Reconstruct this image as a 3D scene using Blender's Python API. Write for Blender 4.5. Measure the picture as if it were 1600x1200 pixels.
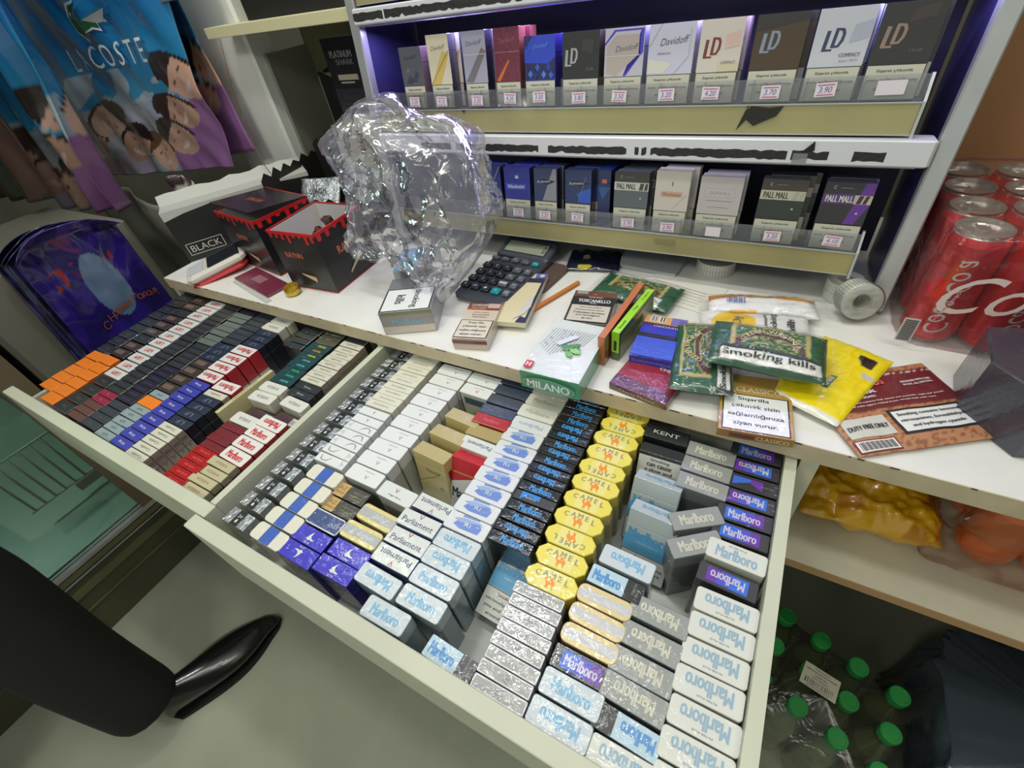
import bpy, math, random
from mathutils import Vector, Matrix, Euler, noise
S = bpy.context.scene
for o in list(bpy.data.objects): bpy.data.objects.remove(o)
COL = S.collection
R = math.radians
PI = math.pi

# ------------------------------------------------------------------ camera
cam = bpy.data.cameras.new('camera'); cam_o = bpy.data.objects.new('camera', cam); COL.objects.link(cam_o)
cam.sensor_width = 36; cam.lens = 16.04; cam.clip_start = .01
cam_o.location = (0.395839, -0.408776, 0.429142)
cam_o.rotation_euler = (0.817793, 0.129206, 0.493761)
S.camera = cam_o

# ------------------------------------------------------------------ colour management, world
S.view_settings.view_transform = 'Standard'; S.view_settings.look = 'None'
S.view_settings.exposure = 0.0; S.view_settings.gamma = 1
def C(r, g, b):
    f = lambda c: (c/255/12.92) if c/255 <= .04045 else ((c/255+.055)/1.055)**2.4
    return (f(r), f(g), f(b), 1)
W = bpy.data.worlds.new('world'); S.world = W; W.use_nodes = True
W.node_tree.nodes['Background'].inputs[0].default_value = (.86, .93, .84, 1)
W.node_tree.nodes['Background'].inputs[1].default_value = .52

# ------------------------------------------------------------------ lights
def area(name, loc, rot, sx, sy, power, col):
    l = bpy.data.lights.new(name, 'AREA'); l.shape = 'RECTANGLE'; l.size = sx; l.size_y = sy
    l.energy = power; l.color = col
    o = bpy.data.objects.new(name, l); COL.objects.link(o); o.location = loc; o.rotation_euler = rot
    return o
area('ceiling_tube_light', (0.30, -0.30, 1.55), (R(-6), 0, 0), 1.3, .10, 5.6, (1, 1, .93))
area('ceiling_tube_light', (-0.42, 0.10, 1.60), (0, R(-4), R(4)), 1.6, .045, 5.5, (1, .99, .92))
area('added_glint_light', (-0.16, 0.14, 1.60), (0, 0, 0), .16, .10, 4.0, (1, .99, .95))  # small extra lamp, added to put sparkles on the pack film
area('added_fridge_fill_light', (-1.30, -.72, .55), (0, R(-25), 0), .05, .5, 5.0, (.75, 1, .88))  # fill lamp added to brighten the fridge interior
area('ceiling_lamp_light', (1.15, -0.35, 1.5), (0, R(30), 0), .35, .35, 3.0, (1, .93, .8))
area('ceiling_lamp_light', (-0.22, -1.30, 1.35), (R(60), 0, R(22)), .45, .25, 7.5, (1, .96, .86))
# LED strips hidden under the display's own light bars
LEAN = math.atan(.12)
def disp(x, h, d):      # display rack frame: x, height up its lean, depth behind its front
    s, c = math.sin(LEAN), math.cos(LEAN)
    return Vector((x, .2805 + h*s + d*c, h*c - d*s))
area('display_led_light', disp(.12, .372, .022), (R(-16), 0, 0), .80, .012, 1.9, (.52, .46, 1))
area('display_led_light', disp(.12, .184, .022), (R(-14), 0, 0), .80, .012, .07, (.75, .75, 1))

# ------------------------------------------------------------------ materials
_M = {}
def lk(nt, a, b): nt.links.new(a, b)
def M(name, col=None, rough=.45, metal=0., film=0., bump=0., bs=60., spec=.5, mott=0., ms=8., emis=None, es=1., alpha=None, fs=120., crush=None, sheen=0):
    if name in _M: return _M[name]
    m = bpy.data.materials.new(name); m.use_nodes = True; nt = m.node_tree
    p = nt.nodes['Principled BSDF']
    p.inputs['Base Color'].default_value = col
    p.inputs['Roughness'].default_value = rough; p.inputs['Metallic'].default_value = metal
    p.inputs['Specular IOR Level'].default_value = spec
    tc = nt.nodes.new('ShaderNodeTexCoord')
    if film:
        p.inputs['Coat Weight'].default_value = film; p.inputs['Coat Roughness'].default_value = .07
        p.inputs['Coat IOR'].default_value = 1.48
        n = nt.nodes.new('ShaderNodeTexNoise'); n.inputs['Scale'].default_value = fs; n.inputs['Detail'].default_value = 2.5
        n.inputs['Distortion'].default_value = .8
        oi = nt.nodes.new('ShaderNodeObjectInfo')
        ad = nt.nodes.new('ShaderNodeVectorMath'); ad.operation = 'ADD'
        lk(nt, tc.outputs['Object'], ad.inputs[0]); lk(nt, oi.outputs['Location'], ad.inputs[1])
        lk(nt, ad.outputs[0], n.inputs['Vector'])
        b = nt.nodes.new('ShaderNodeBump'); b.inputs['Strength'].default_value = .5; b.inputs['Distance'].default_value = .0015
        lk(nt, n.outputs[0], b.inputs['Height']); lk(nt, b.outputs[0], p.inputs['Coat Normal'])
    if bump:
        n = nt.nodes.new('ShaderNodeTexNoise'); n.inputs['Scale'].default_value = bs; n.inputs['Detail'].default_value = 4
        if crush: n.inputs['Distortion'].default_value = crush
        lk(nt, tc.outputs['Object'], n.inputs['Vector'])
        b = nt.nodes.new('ShaderNodeBump'); b.inputs['Strength'].default_value = bump; b.inputs['Distance'].default_value = .004
        lk(nt, n.outputs[0], b.inputs['Height']); lk(nt, b.outputs[0], p.inputs['Normal'])
    if mott:
        n = nt.nodes.new('ShaderNodeTexNoise'); n.inputs['Scale'].default_value = ms; n.inputs['Detail'].default_value = 6
        lk(nt, tc.outputs['Object'], n.inputs['Vector'])
        r = nt.nodes.new('ShaderNodeMapRange'); r.inputs[1].default_value = .3; r.inputs[2].default_value = .7
        r.inputs[3].default_value = 1-mott; r.inputs[4].default_value = 1+mott*.4
        lk(nt, n.outputs[0], r.inputs[0])
        x = nt.nodes.new('ShaderNodeVectorMath'); x.operation = 'SCALE'; x.inputs[0].default_value = col[:3]
        lk(nt, r.outputs[0], x.inputs['Scale']); lk(nt, x.outputs[0], p.inputs['Base Color'])
    if emis:
        p.inputs['Emission Color'].default_value = emis; p.inputs['Emission Strength'].default_value = es
    if alpha is not None: p.inputs['Alpha'].default_value = alpha
    _M[name] = m; return m
def K(r, g, b, film=.9, rough=.4, metal=0):     # printed card under cellophane
    return M('print_%d_%d_%d_%d_%d' % (r, g, b, int(film*10), int(metal*10)), C(r, g, b), rough, metal, film)
def clear(name, tint=(1, 1, 1), haze=.06, gloss=.5, bump=0, bs=30, rough=.06, hazecol=(.8, .8, .88), crush=0):
    if name in _M: return _M[name]
    m = bpy.data.materials.new(name); m.use_nodes = True; nt = m.node_tree
    for n in list(nt.nodes): nt.nodes.remove(n)
    out = nt.nodes.new('ShaderNodeOutputMaterial'); tr = nt.nodes.new('ShaderNodeBsdfTransparent')
    tr.inputs[0].default_value = (*tint, 1)
    gl = nt.nodes.new('ShaderNodeBsdfGlossy'); gl.inputs['Roughness'].default_value = rough
    df = nt.nodes.new('ShaderNodeBsdfTranslucent'); df.inputs[0].default_value = (*hazecol, 1)
    d2 = nt.nodes.new('ShaderNodeBsdfDiffuse'); d2.inputs[0].default_value = (*hazecol, 1)
    md = nt.nodes.new('ShaderNodeMixShader'); lk(nt, df.outputs[0], md.inputs[1]); lk(nt, d2.outputs[0], md.inputs[2])
    fr = nt.nodes.new('ShaderNodeFresnel'); fr.inputs[0].default_value = 1.45
    mu = nt.nodes.new('ShaderNodeMath'); mu.operation = 'MULTIPLY_ADD'; mu.inputs[1].default_value = gloss*1.6; mu.inputs[2].default_value = gloss*.05
    lk(nt, fr.outputs[0], mu.inputs[0])
    m1 = nt.nodes.new('ShaderNodeMixShader'); m1.inputs[0].default_value = haze
    lk(nt, tr.outputs[0], m1.inputs[1]); lk(nt, md.outputs[0], m1.inputs[2])
    m2 = nt.nodes.new('ShaderNodeMixShader'); lk(nt, mu.outputs[0], m2.inputs[0]); lk(nt, m1.outputs[0], m2.inputs[1]); lk(nt, gl.outputs[0], m2.inputs[2])
    lk(nt, m2.outputs[0], out.inputs[0])
    if bump:
        tc = nt.nodes.new('ShaderNodeTexCoord')
        n = nt.nodes.new('ShaderNodeTexNoise'); n.inputs['Scale'].default_value = bs; n.inputs['Detail'].default_value = 3; n.inputs['Distortion'].default_value = crush
        b = nt.nodes.new('ShaderNodeBump'); b.inputs['Strength'].default_value = bump; b.inputs['Distance'].default_value = .01
        lk(nt, tc.outputs['Object'], n.inputs['Vector']); lk(nt, n.outputs[0], b.inputs['Height'])
        lk(nt, b.outputs[0], gl.inputs['Normal']); lk(nt, b.outputs[0], fr.inputs['Normal'])
    _M[name] = m; return m
def painted(name, rough=.3, coat=.6, bump=.2, bs=9, metal=0):       # takes the sheet's own print from its colour attribute
    if name in _M: return _M[name]
    m = M(name, (1, 1, 1, 1), rough, metal, 0, bump, bs, crush=1.2); nt = m.node_tree; p = nt.nodes['Principled BSDF']
    a = nt.nodes.new('ShaderNodeVertexColor'); a.layer_name = 'print'
    lk(nt, a.outputs[0], p.inputs['Base Color']); p.inputs['Coat Weight'].default_value = coat; p.inputs['Coat Roughness'].default_value = .12
    return m

# ------------------------------------------------------------------ mesh helpers
_T = {}
def text_geo(s, bold=0):
    bold = 0; k = (s, 0)
    if k in _T: return _T[k]
    cu = bpy.data.curves.new('lettering', 'FONT'); cu.body = s; cu.size = 1; cu.align_x = 'CENTER'; cu.align_y = 'CENTER'
    cu.offset = 0; cu.resolution_u = 3
    o = bpy.data.objects.new('lettering', cu); COL.objects.link(o)
    dg = bpy.context.evaluated_depsgraph_get(); me = o.evaluated_get(dg).to_mesh()
    V = [(v.co.x, v.co.y) for v in me.vertices]; F = [tuple(p.vertices) for p in me.polygons]
    o.evaluated_get(dg).to_mesh_clear(); bpy.data.objects.remove(o); bpy.data.curves.remove(cu)
    if V:
        x0, x1 = min(v[0] for v in V), max(v[0] for v in V); y0, y1 = min(v[1] for v in V), max(v[1] for v in V)
        V = [(a-(x0+x1)/2, (b-(y0+y1)/2)) for a, b in V]
        _T[k] = (V, F, x1-x0, y1-y0)
    else: _T[k] = ([], [], 1, 1)
    return _T[k]
class MB:
    def __init__(s): s.v = []; s.f = []; s.m = []; s.ms = []; s.sm = []
    def slot(s, m):
        if m not in s.ms: s.ms.append(m)
        return s.ms.index(m)
    def face(s, pts, m, smooth=False):
        b = len(s.v); s.v += [tuple(p) for p in pts]; s.f.append(tuple(range(b, b+len(pts)))); s.m.append(s.slot(m)); s.sm.append(smooth)
    def add(s, V, F, m, smooth=False):
        b = len(s.v); s.v += [tuple(p) for p in V]; k = s.slot(m)
        for f in F: s.f.append(tuple(i+b for i in f)); s.m.append(k); s.sm.append(smooth)
    def box(s, x0, x1, y0, y1, z0, z1, m, X=None):
        V = [(x, y, z) for z in (z0, z1) for y in (y0, y1) for x in (x0, x1)]
        if X: V = [X @ Vector(p) for p in V]
        s.add(V, [(0, 2, 3, 1), (4, 5, 7, 6), (0, 1, 5, 4), (2, 6, 7, 3), (0, 4, 6, 2), (1, 3, 7, 5)], m)
    def rbox(s, x0, x1, y0, y1, z0, z1, m, r=.002, X=None):          # box with chamfered edges
        pts = outline((x1-x0), (y1-y0), 'c', r); cx, cy = (x0+x1)/2, (y0+y1)/2
        s.prism([(a+cx, b+cy) for a, b in pts], z0, z1, m, m, r*.6, X)
    def prism(s, pts, z0, z1, ms, mt, ch=0, X=None):
        n = len(pts); cx = sum(p[0] for p in pts)/n; cy = sum(p[1] for p in pts)/n
        rx = max(abs(p[0]-cx) for p in pts); ry = max(abs(p[1]-cy) for p in pts)
        def ring(z, k): return [(cx+(a-cx)*(1-k/rx), cy+(b-cy)*(1-k/ry), z) for a, b in pts]
        L = [ring(z0, ch), ring(z0+ch, 0), ring(z1-ch, 0), ring(z1, ch)] if ch else [ring(z0, 0), ring(z1, 0)]
        V = [p for r_ in L for p in r_]
        if X: V = [X @ Vector(p) for p in V]
        F = []
        for k in range(len(L)-1):
            for i in range(n): j = (i+1) % n; F.append((k*n+i, k*n+j, (k+1)*n+j, (k+1)*n+i))
        s.add(V, F, ms); s.add(V[:n][::-1], [tuple(range(n))], ms); s.add(V[-n:], [tuple(range(n))], mt)
    def text(s, t, place, h, m, xs=1, shear=0, rot=0, bold=0, u=0, v=0, w=None):
        V, F, tw, th = text_geo(t, bold)
        if not V: return
        k = h/th
        if w: xs = w/(tw*k)
        c, sn = math.cos(R(rot)), math.sin(R(rot)); P = []
        for a, b in V:
            a2 = a*k*xs + b*k*shear; b2 = b*k
            P.append(place(u+a2*c-b2*sn, v+a2*sn+b2*c))
        s.add(P, F, m)
        if bold:
            for i_, q in enumerate((-.024, .024)):
                P = []
                for a, b in V:
                    a2 = a*k*xs + b*k*shear + q*k; b2 = b*k
                    P.append(place(u+a2*c-b2*sn, v+a2*sn+b2*c))
                e_ = [Vector(P[j]) for j in F[0][:3]]; nn = (e_[1]-e_[0]).cross(e_[2]-e_[0])
                if nn.length > 0: nn = nn.normalized()*(.00005*(i_+1)); P = [tuple(Vector(p)+nn) for p in P]
                s.add(P, F, m)
    def tube(s, path, r, m, n=8, closed=False, X=None):
        rings = []; N = len(path); path = [Vector(p) for p in path]
        up = Vector((0, 0, 1))
        for i, p in enumerate(path):
            a = path[(i-1) % N] if (closed or i > 0) else p; b = path[(i+1) % N] if (closed or i < N-1) else p
            t = (b-a).normalized(); sd = t.cross(up)
            if sd.length < .05: sd = t.cross(Vector((1, 0, 0)))
            sd.normalize(); w = sd.cross(t)
            rr = r[i] if isinstance(r, (list, tuple)) else r
            rings.append([p+(sd*math.cos(2*PI*k/n)+w*math.sin(2*PI*k/n))*rr for k in range(n)])
        V = [q for g in rings for q in g]; F = []
        for i in range(N if closed else N-1):
            j = (i+1) % N
            for k in range(n): l = (k+1) % n; F.append((i*n+k, i*n+l, j*n+l, j*n+k))
        if not closed: F += [tuple(range(n))[::-1], tuple(range((N-1)*n, N*n))]
        if X: V = [X @ p for p in V]
        s.add(V, F, m, True)
    def lathe(s, prof, m, n=24, c=(0, 0, 0), X=None):                 # m may be a list, one per band
        V = [];
        for r, z in prof: V += [(c[0]+r*math.cos(2*PI*k/n), c[1]+r*math.sin(2*PI*k/n), c[2]+z) for k in range(n)]
        if X: V = [X @ Vector(p) for p in V]
        for i in range(len(prof)-1):
            F = [(i*n+k, i*n+(k+1) % n, (i+1)*n+(k+1) % n, (i+1)*n+k) for k in range(n)]
            idx = sorted({q for f in F for q in f}); mp = {q: a for a, q in enumerate(idx)}
            s.add([V[q] for q in idx], [tuple(mp[q] for q in f) for f in F], m[i] if isinstance(m, list) else m, True)
    def mesh(s, name):
        me = bpy.data.meshes.new(name); me.from_pydata(s.v, [], s.f)
        for m in s.ms: me.materials.append(m)
        me.polygons.foreach_set('material_index', s.m); me.polygons.foreach_set('use_smooth', s.sm)
        me.update(); return me
    def obj(s, name, parent=None, loc=None, rot=None):
        return mkobj(name, s.mesh(name), parent, loc, rot)
def mkobj(name, me, parent=None, loc=None, rot=None):
    o = bpy.data.objects.new(name, me); COL.objects.link(o)
    if parent: o.parent = parent
    if loc is not None: o.location = loc
    if rot is not None: o.rotation_euler = rot
    return o
def outline(w, d, kind='r', r=.003):
    a, b = w/2, d/2
    if kind == 's': return [(-a, -b), (a, -b), (a, b), (-a, b)]
    if kind == 'c': return [(-a+r, -b), (a-r, -b), (a, -b+r), (a, b-r), (a-r, b), (-a+r, b), (-a, b-r), (-a, -b+r)]
    P = []
    for cx, cy, s0 in ((a-r, -b+r, -90), (a-r, b-r, 0), (-a+r, b-r, 90), (-a+r, -b+r, 180)):
        for k in range(5): t = R(s0+22.5*k); P.append((cx+r*math.cos(t), cy+r*math.sin(t)))
    return P
def thing(name, label, cat, loc=(0, 0, 0), rot=(0, 0, 0), group=None):
    o = bpy.data.objects.new(name, None); COL.objects.link(o); o.location = loc; o.rotation_euler = rot
    o.empty_display_size = .02; return tag(o, label, cat, group)
def tag(o, label, cat, group=None, kind=None):
    o['label'] = label; o['category'] = cat
    if group: o['group'] = group
    if kind: o['kind'] = kind
    return o
def struct(o): o['kind'] = 'structure'; return o
def sheet(name, fn, nu, nv, m, colfn=None, parent=None, closed=False, solid=0):
    V = []; F = []; cols = []
    for j in range(nv+1):
        for i in range(nu+1):
            u, v = i/nu, j/nv; V.append(tuple(fn(u, v)))
            if colfn: cols.append(colfn(u, v))
    for j in range(nv):
        for i in range(nu): a = j*(nu+1)+i; F.append((a, a+1, a+nu+2, a+nu+1))
    me = bpy.data.meshes.new(name); me.from_pydata(V, [], F); me.materials.append(m)
    me.polygons.foreach_set('use_smooth', [True]*len(F))
    if colfn:
        at = me.color_attributes.new('print', 'FLOAT_COLOR', 'POINT')
        at.data.foreach_set('color', [c for q in cols for c in q])
    o = mkobj(name, me, parent)
    if solid:
        md = o.modifiers.new('thick', 'SOLIDIFY'); md.thickness = solid
    return o
rnd = random.Random(7)

# ------------------------------------------------------------------ room
FZ = -.78
mfloor = M('concrete_floor', C(176, 179, 160), .6, bump=.15, bs=90, mott=.22, ms=3.2)
b = MB(); b.box(-2.2, 1.9, -2.2, .95, FZ-.05, FZ, mfloor); struct(b.obj('floor'))
mwall = M('painted_wall', C(128, 126, 112), .7, mott=.12, ms=2)
b = MB(); b.box(-2.2, .62, .90, .95, FZ, 1.7, mwall); struct(b.obj('wall_back'))
b = MB(); b.box(-2.25, -2.2, -2.2, .95, FZ, 1.7, mwall); struct(b.obj('wall_left'))
b = MB(); b.box(1.9, 1.95, -2.2, .95, FZ, 1.7, mwall); struct(b.obj('wall_right'))

# ------------------------------------------------------------------ counter, cabinet, drawers
mlam = M('white_laminate', C(232, 231, 226), .32, mott=.07, ms=14, spec=.4)
medge = M('beige_edge_band', C(205, 190, 160), .5, mott=.12, ms=40)
mcarc = M('cream_board', C(214, 210, 188), .45, mott=.08, ms=20)
mdrw = M('cream_drawer_front', C(200, 202, 180), .42, mott=.07, ms=12)
mdark = M('dark_board', C(60, 56, 50), .7)
mchip = M('chipped_edge_dark', C(60, 50, 42), .8)
ct = thing('counter_top', 'long white laminate worktop with a beige front edge above the open drawers', 'worktop', (-.8, 0, -.025))
b = MB(); b.box(0, 1.95, .0012, .60, 0, .025, mlam); b.obj('top_board', ct)
b = MB(); b.box(0, 1.95, 0, .0012, 0, .0247, medge)
for i in range(60):
    x = rnd.uniform(.05, 1.93); w = rnd.uniform(.002, .012)
    b.box(x, x+w, -.0003, .0002, .0235, .0249, mchip)
o = b.obj('edge_band', ct); o['label'] = 'beige edge strip chipped along its top'
b = MB()      # thin scratches in the laminate
ms = M('scratch_grey', C(176, 178, 172), .5)
for i in range(60):
    x, y, a, l = rnd.uniform(.05, 1.8), rnd.uniform(.01, .3), rnd.uniform(0, PI), rnd.uniform(.004, .02)
    dx, dy = math.cos(a)*l, math.sin(a)*l; nx, ny = -math.sin(a)*.0003, math.cos(a)*.0003
    b.face([(x-nx, y-ny, .0252), (x+dx-nx, y+dy-ny, .0252), (x+dx+nx, y+dy+ny, .0252), (x+nx, y+ny, .0252)], ms)
b.obj('scratches', ct)
cb = thing('cabinet', 'cream board cabinet that carries the drawers under the worktop', 'cabinet', (-.8, 0, FZ))
H = -.025-FZ
for x0, x1 in ((.002, .020), (.636, .645), (1.285, 1.303), (1.93, 1.948)):
    b = MB(); b.box(x0, x1, .004, .58, 0, H, mcarc); b.obj('upright_panel', cb)
b = MB(); b.box(.02, 1.93, .565, .58, 0, H, mdark); b.obj('back_panel', cb)
b = MB(); b.box(.021, .635, .03, .56, .58, .59, mcarc); b.box(.646, 1.284, .03, .56, .58, .59, mcarc); b.obj('drawer_board', cb)
for x0, x1 in ((.022, .328), (.330, .634), (.647, .965), (.967, 1.283)):
    b = MB(); b.rbox(x0, x1, .006, .022, .06, .575, mdrw, .002); d = b.obj('door', cb)
    b = MB(); b.tube([(x1-.04, .004, .36), (x1-.04, -.014, .37), (x1-.04, -.014, .45), (x1-.04, .004, .46)], .004, M('steel', C(170, 170, 165), .25, 1)); b.obj('handle', d)
sb = MB(); sb.box(1.304, 1.929, .004, .56, .525, .541, mcarc)
o = sb.obj('shelf_board', cb); o['label'] = 'open cream shelf under the right end of the worktop'
sb = MB(); sb.box(1.304, 1.929, .0025, .0039, .5252, .5408, M('tan_edge', C(178, 142, 98), .55)); sb.obj('shelf_edge', cb)

def drawer(x0, x1, yf, label, lw, rw):
    t = thing('drawer', label, 'drawer', ((x0+x1)/2, yf, -.140)); w = (x1-x0)/2
    b = MB(); b.rbox(-w, w, 0, .018, -.03, .110, mdrw, .0015); b.obj('front_panel', t)
    b = MB(); b.box(-w+.002, -w+.002+lw[0], .0185, .46, 0, lw[1], mdrw); b.obj('side_panel', t)
    b = MB(); b.box(w-.002-rw[0], w-.002, .0185, .46, 0, rw[1], mdrw); b.obj('side_panel', t)
    b = MB(); b.box(-w+.003+lw[0], w-.003-rw[0], .019, .46, 0, .012, M('drawer_base_white', C(205, 208, 202), .4)); b.obj('base_panel', t)
    b = MB(); b.box(-w+.003+lw[0], w-.003-rw[0], .461, .47, 0, .09, mcarc); b.obj('back_panel', t)
    return t
drawer(-.778, -.144, -.355, 'left pulled-out cream drawer packed with dark, orange and red-topped packs', (.010, .075), (.011, .110))
dr = drawer(-.160, .483, -.374, 'right pulled-out cream drawer full of white, yellow and silver packs', (.004, .07), (.012, .110))
# ring stain on the drawer front and tape marks on its right side
b = MB(); b.lathe([(.0165, .1101), (.0175, .1101)], M('coffee_stain', C(196, 186, 150), .5), 32, (-.26, .009, 0))
for v in range(0): pass
BASE = -.128

# ------------------------------------------------------------------ cigarette packs
def place_fn(face, w, d, h, e=.00025):
    a, c = w/2, d/2
    return {'top': lambda u, v: (u, v, h+e), 'front': lambda u, v: (u, -c-e, v), 'back': lambda u, v: (-u, c+e, v),
            'right': lambda u, v: (a+e, u, v), 'left': lambda u, v: (-a-e, -u, v), 'bottom': lambda u, v: (u, -v, -e)}[face]
def decals(b, D, w, d, h, faces=None):
    for i, q in enumerate(D):
        if faces and q[1] not in faces: continue
        pl = place_fn(q[1], w, d, h, .00018+.00007*i)
        if q[0] == 'r':
            _, f, u0, v0, u1, v1, m = q; b.face([pl(u0/1e3, v0/1e3), pl(u1/1e3, v0/1e3), pl(u1/1e3, v1/1e3), pl(u0/1e3, v1/1e3)], m)
        elif q[0] == 'p':
            b.face([pl(u/1e3, v/1e3) for u, v in q[2]], q[3])
        elif q[0] == 't':      # ('t', face, text, u, v, height, mat, width, rot, bold, shear)
            q = list(q)+[None]*(11-len(q))
            b.text(q[2], pl, q[5]/1e3, q[6], u=q[3]/1e3, v=q[4]/1e3, w=(q[7]/1e3 if q[7] else None), rot=q[8] or 0, bold=q[9] or 0, shear=q[10] or 0)
KIND = {}
def kind(name, look, w, d, h, side, top, D=(), corner='r', r=2.2, lid=20, lidside=None, ch=.5):
    w, d, h, r, lid, ch = w/1e3, d/1e3, h/1e3, r/1e3, lid/1e3, ch/1e3
    pts = outline(w, d, corner, r)
    if corner == 'o': pts = outline(w, d, 'c', r)
    b = MB(); b.prism(pts, 0, h-lid-.0003, side, side, .0003)
    decals(b, D, w, d, h, ('front', 'back', 'left', 'right', 'bottom'))
    l = MB(); l.prism(pts, h-lid, h, lidside or side, top, ch)
    decals(l, D, w, d, h, ('top',))
    KIND[name] = (look, b.mesh('cigarette_pack'), l.mesh('lid'), w, d, h)
ORD = ['', 'first', 'second', 'third', 'fourth', 'fifth', 'sixth', 'seventh', 'eighth', 'ninth', 'tenth', 'eleventh', 'twelfth', 'thirteenth', 'fourteenth', 'fifteenth', 'sixteenth', 'seventeenth', 'eighteenth', 'nineteenth', 'twentieth', 'twenty-first', 'twenty-second', 'twenty-third', 'twenty-fourth', 'twenty-fifth', 'twenty-sixth']
PLACED = []
def pack(k, x, y, z=None, rz=0, rx=0, ry=0, col='', name='cigarette_pack', label=None, group=None):
    look, bm, lm, w, d, h = KIND[k]
    if y > .020 and (z is None or z < -.05): return None
    o = mkobj(name, bm, None, (x, y, BASE+.0003 if z is None else z), (rx, ry, rz))
    l = mkobj('lid', lm, o)
    o['category'] = 'cigarette pack'
    if label: o['label'] = label
    if group: o['group'] = group
    PLACED.append((o, look, col, y, label))
    return o
def row(k, x, ys, slope=0, col='', flip=None, jit=.0006, dz=0, dx=0, rz=0):
    for i, y in enumerate(ys):
        kk = k[i % len(k)] if isinstance(k, (list, tuple)) else k
        r_ = PI if (flip == 'all' or (flip and flip != 'all' and i in flip)) else 0
        pack(kk, x+slope*(y-ys[0])+rnd.uniform(-jit, jit)+dx, y, BASE+.0003+rnd.uniform(0, .0016)+dz, r_+rnd.uniform(-.012, .012)+rz, col=col)
def span(a, b_, n): return [a+(b_-a)*i/(n-1) for i in range(n)]
GREY_SIDE = K(150, 152, 148)
foil = M('crumpled_foil_film', C(190, 196, 200), .22, .75, .6, bump=.9, bs=120, crush=1)
gold = K(190, 150, 60, .6, .3, .5)
WHT, OFF, CRM = K(226, 228, 226), K(214, 216, 208), K(222, 219, 200)
DKG, BLK, DBL = K(60, 66, 66, .9, .3), K(24, 25, 28, .9, .3), K(28, 34, 62, .9, .3)
INK, GINK, RED = K(36, 38, 42), K(150, 152, 150), K(190, 28, 40)
def word(t, h, m, w, v=0, u=0, rot=0, bold=.0, shear=0): return ('t', 'top', t, u, v, h, m, w, rot, bold, shear)
MB_ = 'Marlboro'
def warn(face, w, v0, v1, lines, th=2.4):
    a = w/2; D = [('r', face, -a, v0, a, v1, INK), ('r', face, -a+.8, v0+.8, a-.8, v1-.8, OFF)]
    n = len(lines)
    for i, t in enumerate(lines):
        D.append(('t', face, t, 0, v1-(v1-v0)*(i+.75)/(n+.5), th, INK, min(w-7, len(t)*th*.72), 0, .004))
    return D
# right drawer kinds ---------------------------------------------------
for nm, sd in (('foil', BLK), ('foil_g', K(70, 130, 60)), ('foil_r', K(140, 40, 45)), ('foil_w', OFF)):
    kind(nm, 'silver foil top with black band', 42, 20.5, 84, sd, foil,
         [('r', 'top', -6.5, -10.2, 6.5, 10.2, BLK), ('t', 'top', '24', 0, 3, 4, OFF, 7), ('p', 'top', [(-1.5, -6), (1.5, -6), (2, -3.5), (0, -.8), (-2, -3.5)], OFF)], 's', lid=20, lidside=foil)
kind('stripe', 'cream top with blue stripe', 55, 21.5, 88, K(206, 196, 190), CRM,
     [('r', 'top', -9, -10.6, 9, 10.6, K(50, 92, 180)), ('p', 'top', [(5*math.cos(t/16*2*PI), 5*math.sin(t/16*2*PI)) for t in range(16)], K(66, 106, 186)), ('p', 'top', [(4.2*math.cos(t/16*2*PI), 4.2*math.sin(t/16*2*PI)) for t in range(16)], K(50, 92, 180))], r=5, lidside=CRM)
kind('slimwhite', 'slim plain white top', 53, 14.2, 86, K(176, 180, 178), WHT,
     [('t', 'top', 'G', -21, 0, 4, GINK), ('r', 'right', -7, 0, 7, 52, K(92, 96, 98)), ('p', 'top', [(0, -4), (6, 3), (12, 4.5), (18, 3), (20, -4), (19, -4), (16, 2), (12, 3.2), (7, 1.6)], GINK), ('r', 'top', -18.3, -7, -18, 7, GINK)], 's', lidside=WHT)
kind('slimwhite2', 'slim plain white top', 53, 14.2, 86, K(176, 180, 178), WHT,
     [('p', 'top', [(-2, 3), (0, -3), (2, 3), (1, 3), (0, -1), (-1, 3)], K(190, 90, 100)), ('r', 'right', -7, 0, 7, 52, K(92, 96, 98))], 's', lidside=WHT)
kind('slimcream', 'slim cream lettered top', 54, 13.6, 86, K(186, 182, 164), CRM,
     [word('SOBRANIE', 3.6, GINK, 30, rot=180)], 's', lidside=CRM)
V_ = lambda m, u=0, v=0: [('p', 'top', [(u-3, v+3), (u, v-3), (u+3, v+3), (u+1.8, v+3), (u, v-1), (u-1.8, v+3)], m)]
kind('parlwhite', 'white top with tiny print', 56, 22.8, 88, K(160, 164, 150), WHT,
     V_(GINK, 4, -2)+[word('PARLIAMENT', 1.3, GINK, 17, v=6, u=4, rot=180)], r=3.2, lidside=K(206, 208, 204))
kind('parlred', 'white top with red V mark', 55, 22, 88, K(190, 194, 184), K(216, 220, 216),
     V_(K(180, 60, 70), -2, 3)+[word('Night Blue', 2.6, INK, 20, v=-5)], r=3, lidside=K(206, 208, 204))
kind('parl', 'white top with dark blue name', 55, 21.5, 88, K(56, 76, 120), K(212, 216, 212),
     V_(K(190, 60, 60), 0, 6.5)+[word('Parliament', 7.2, K(36, 44, 92), 44, v=-2)], 's', lidside=K(96, 116, 150))
kind('parlfront', 'white top over pink-red front', 55, 21.5, 88, K(186, 120, 126), K(214, 218, 214),
     [word('Parliament', 6.4, K(36, 44, 72), 38, v=1, rot=180), ('t', 'front', 'Karlament', 0, 80, 5, K(60, 60, 70), 36)], 's', lidside=K(190, 170, 168))
kind('parllabel', 'white pack with dark blue label', 55, 21.5, 88, K(196, 198, 180), WHT,
     V_(K(190, 100, 90), 0, -2)+[word('PARLIAMENT', 1.4, GINK, 18, v=5, rot=180), ('r', 'front', -20, 66, 22, 80, K(70, 92, 108))], r=3, lidside=K(206, 208, 196))
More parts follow.
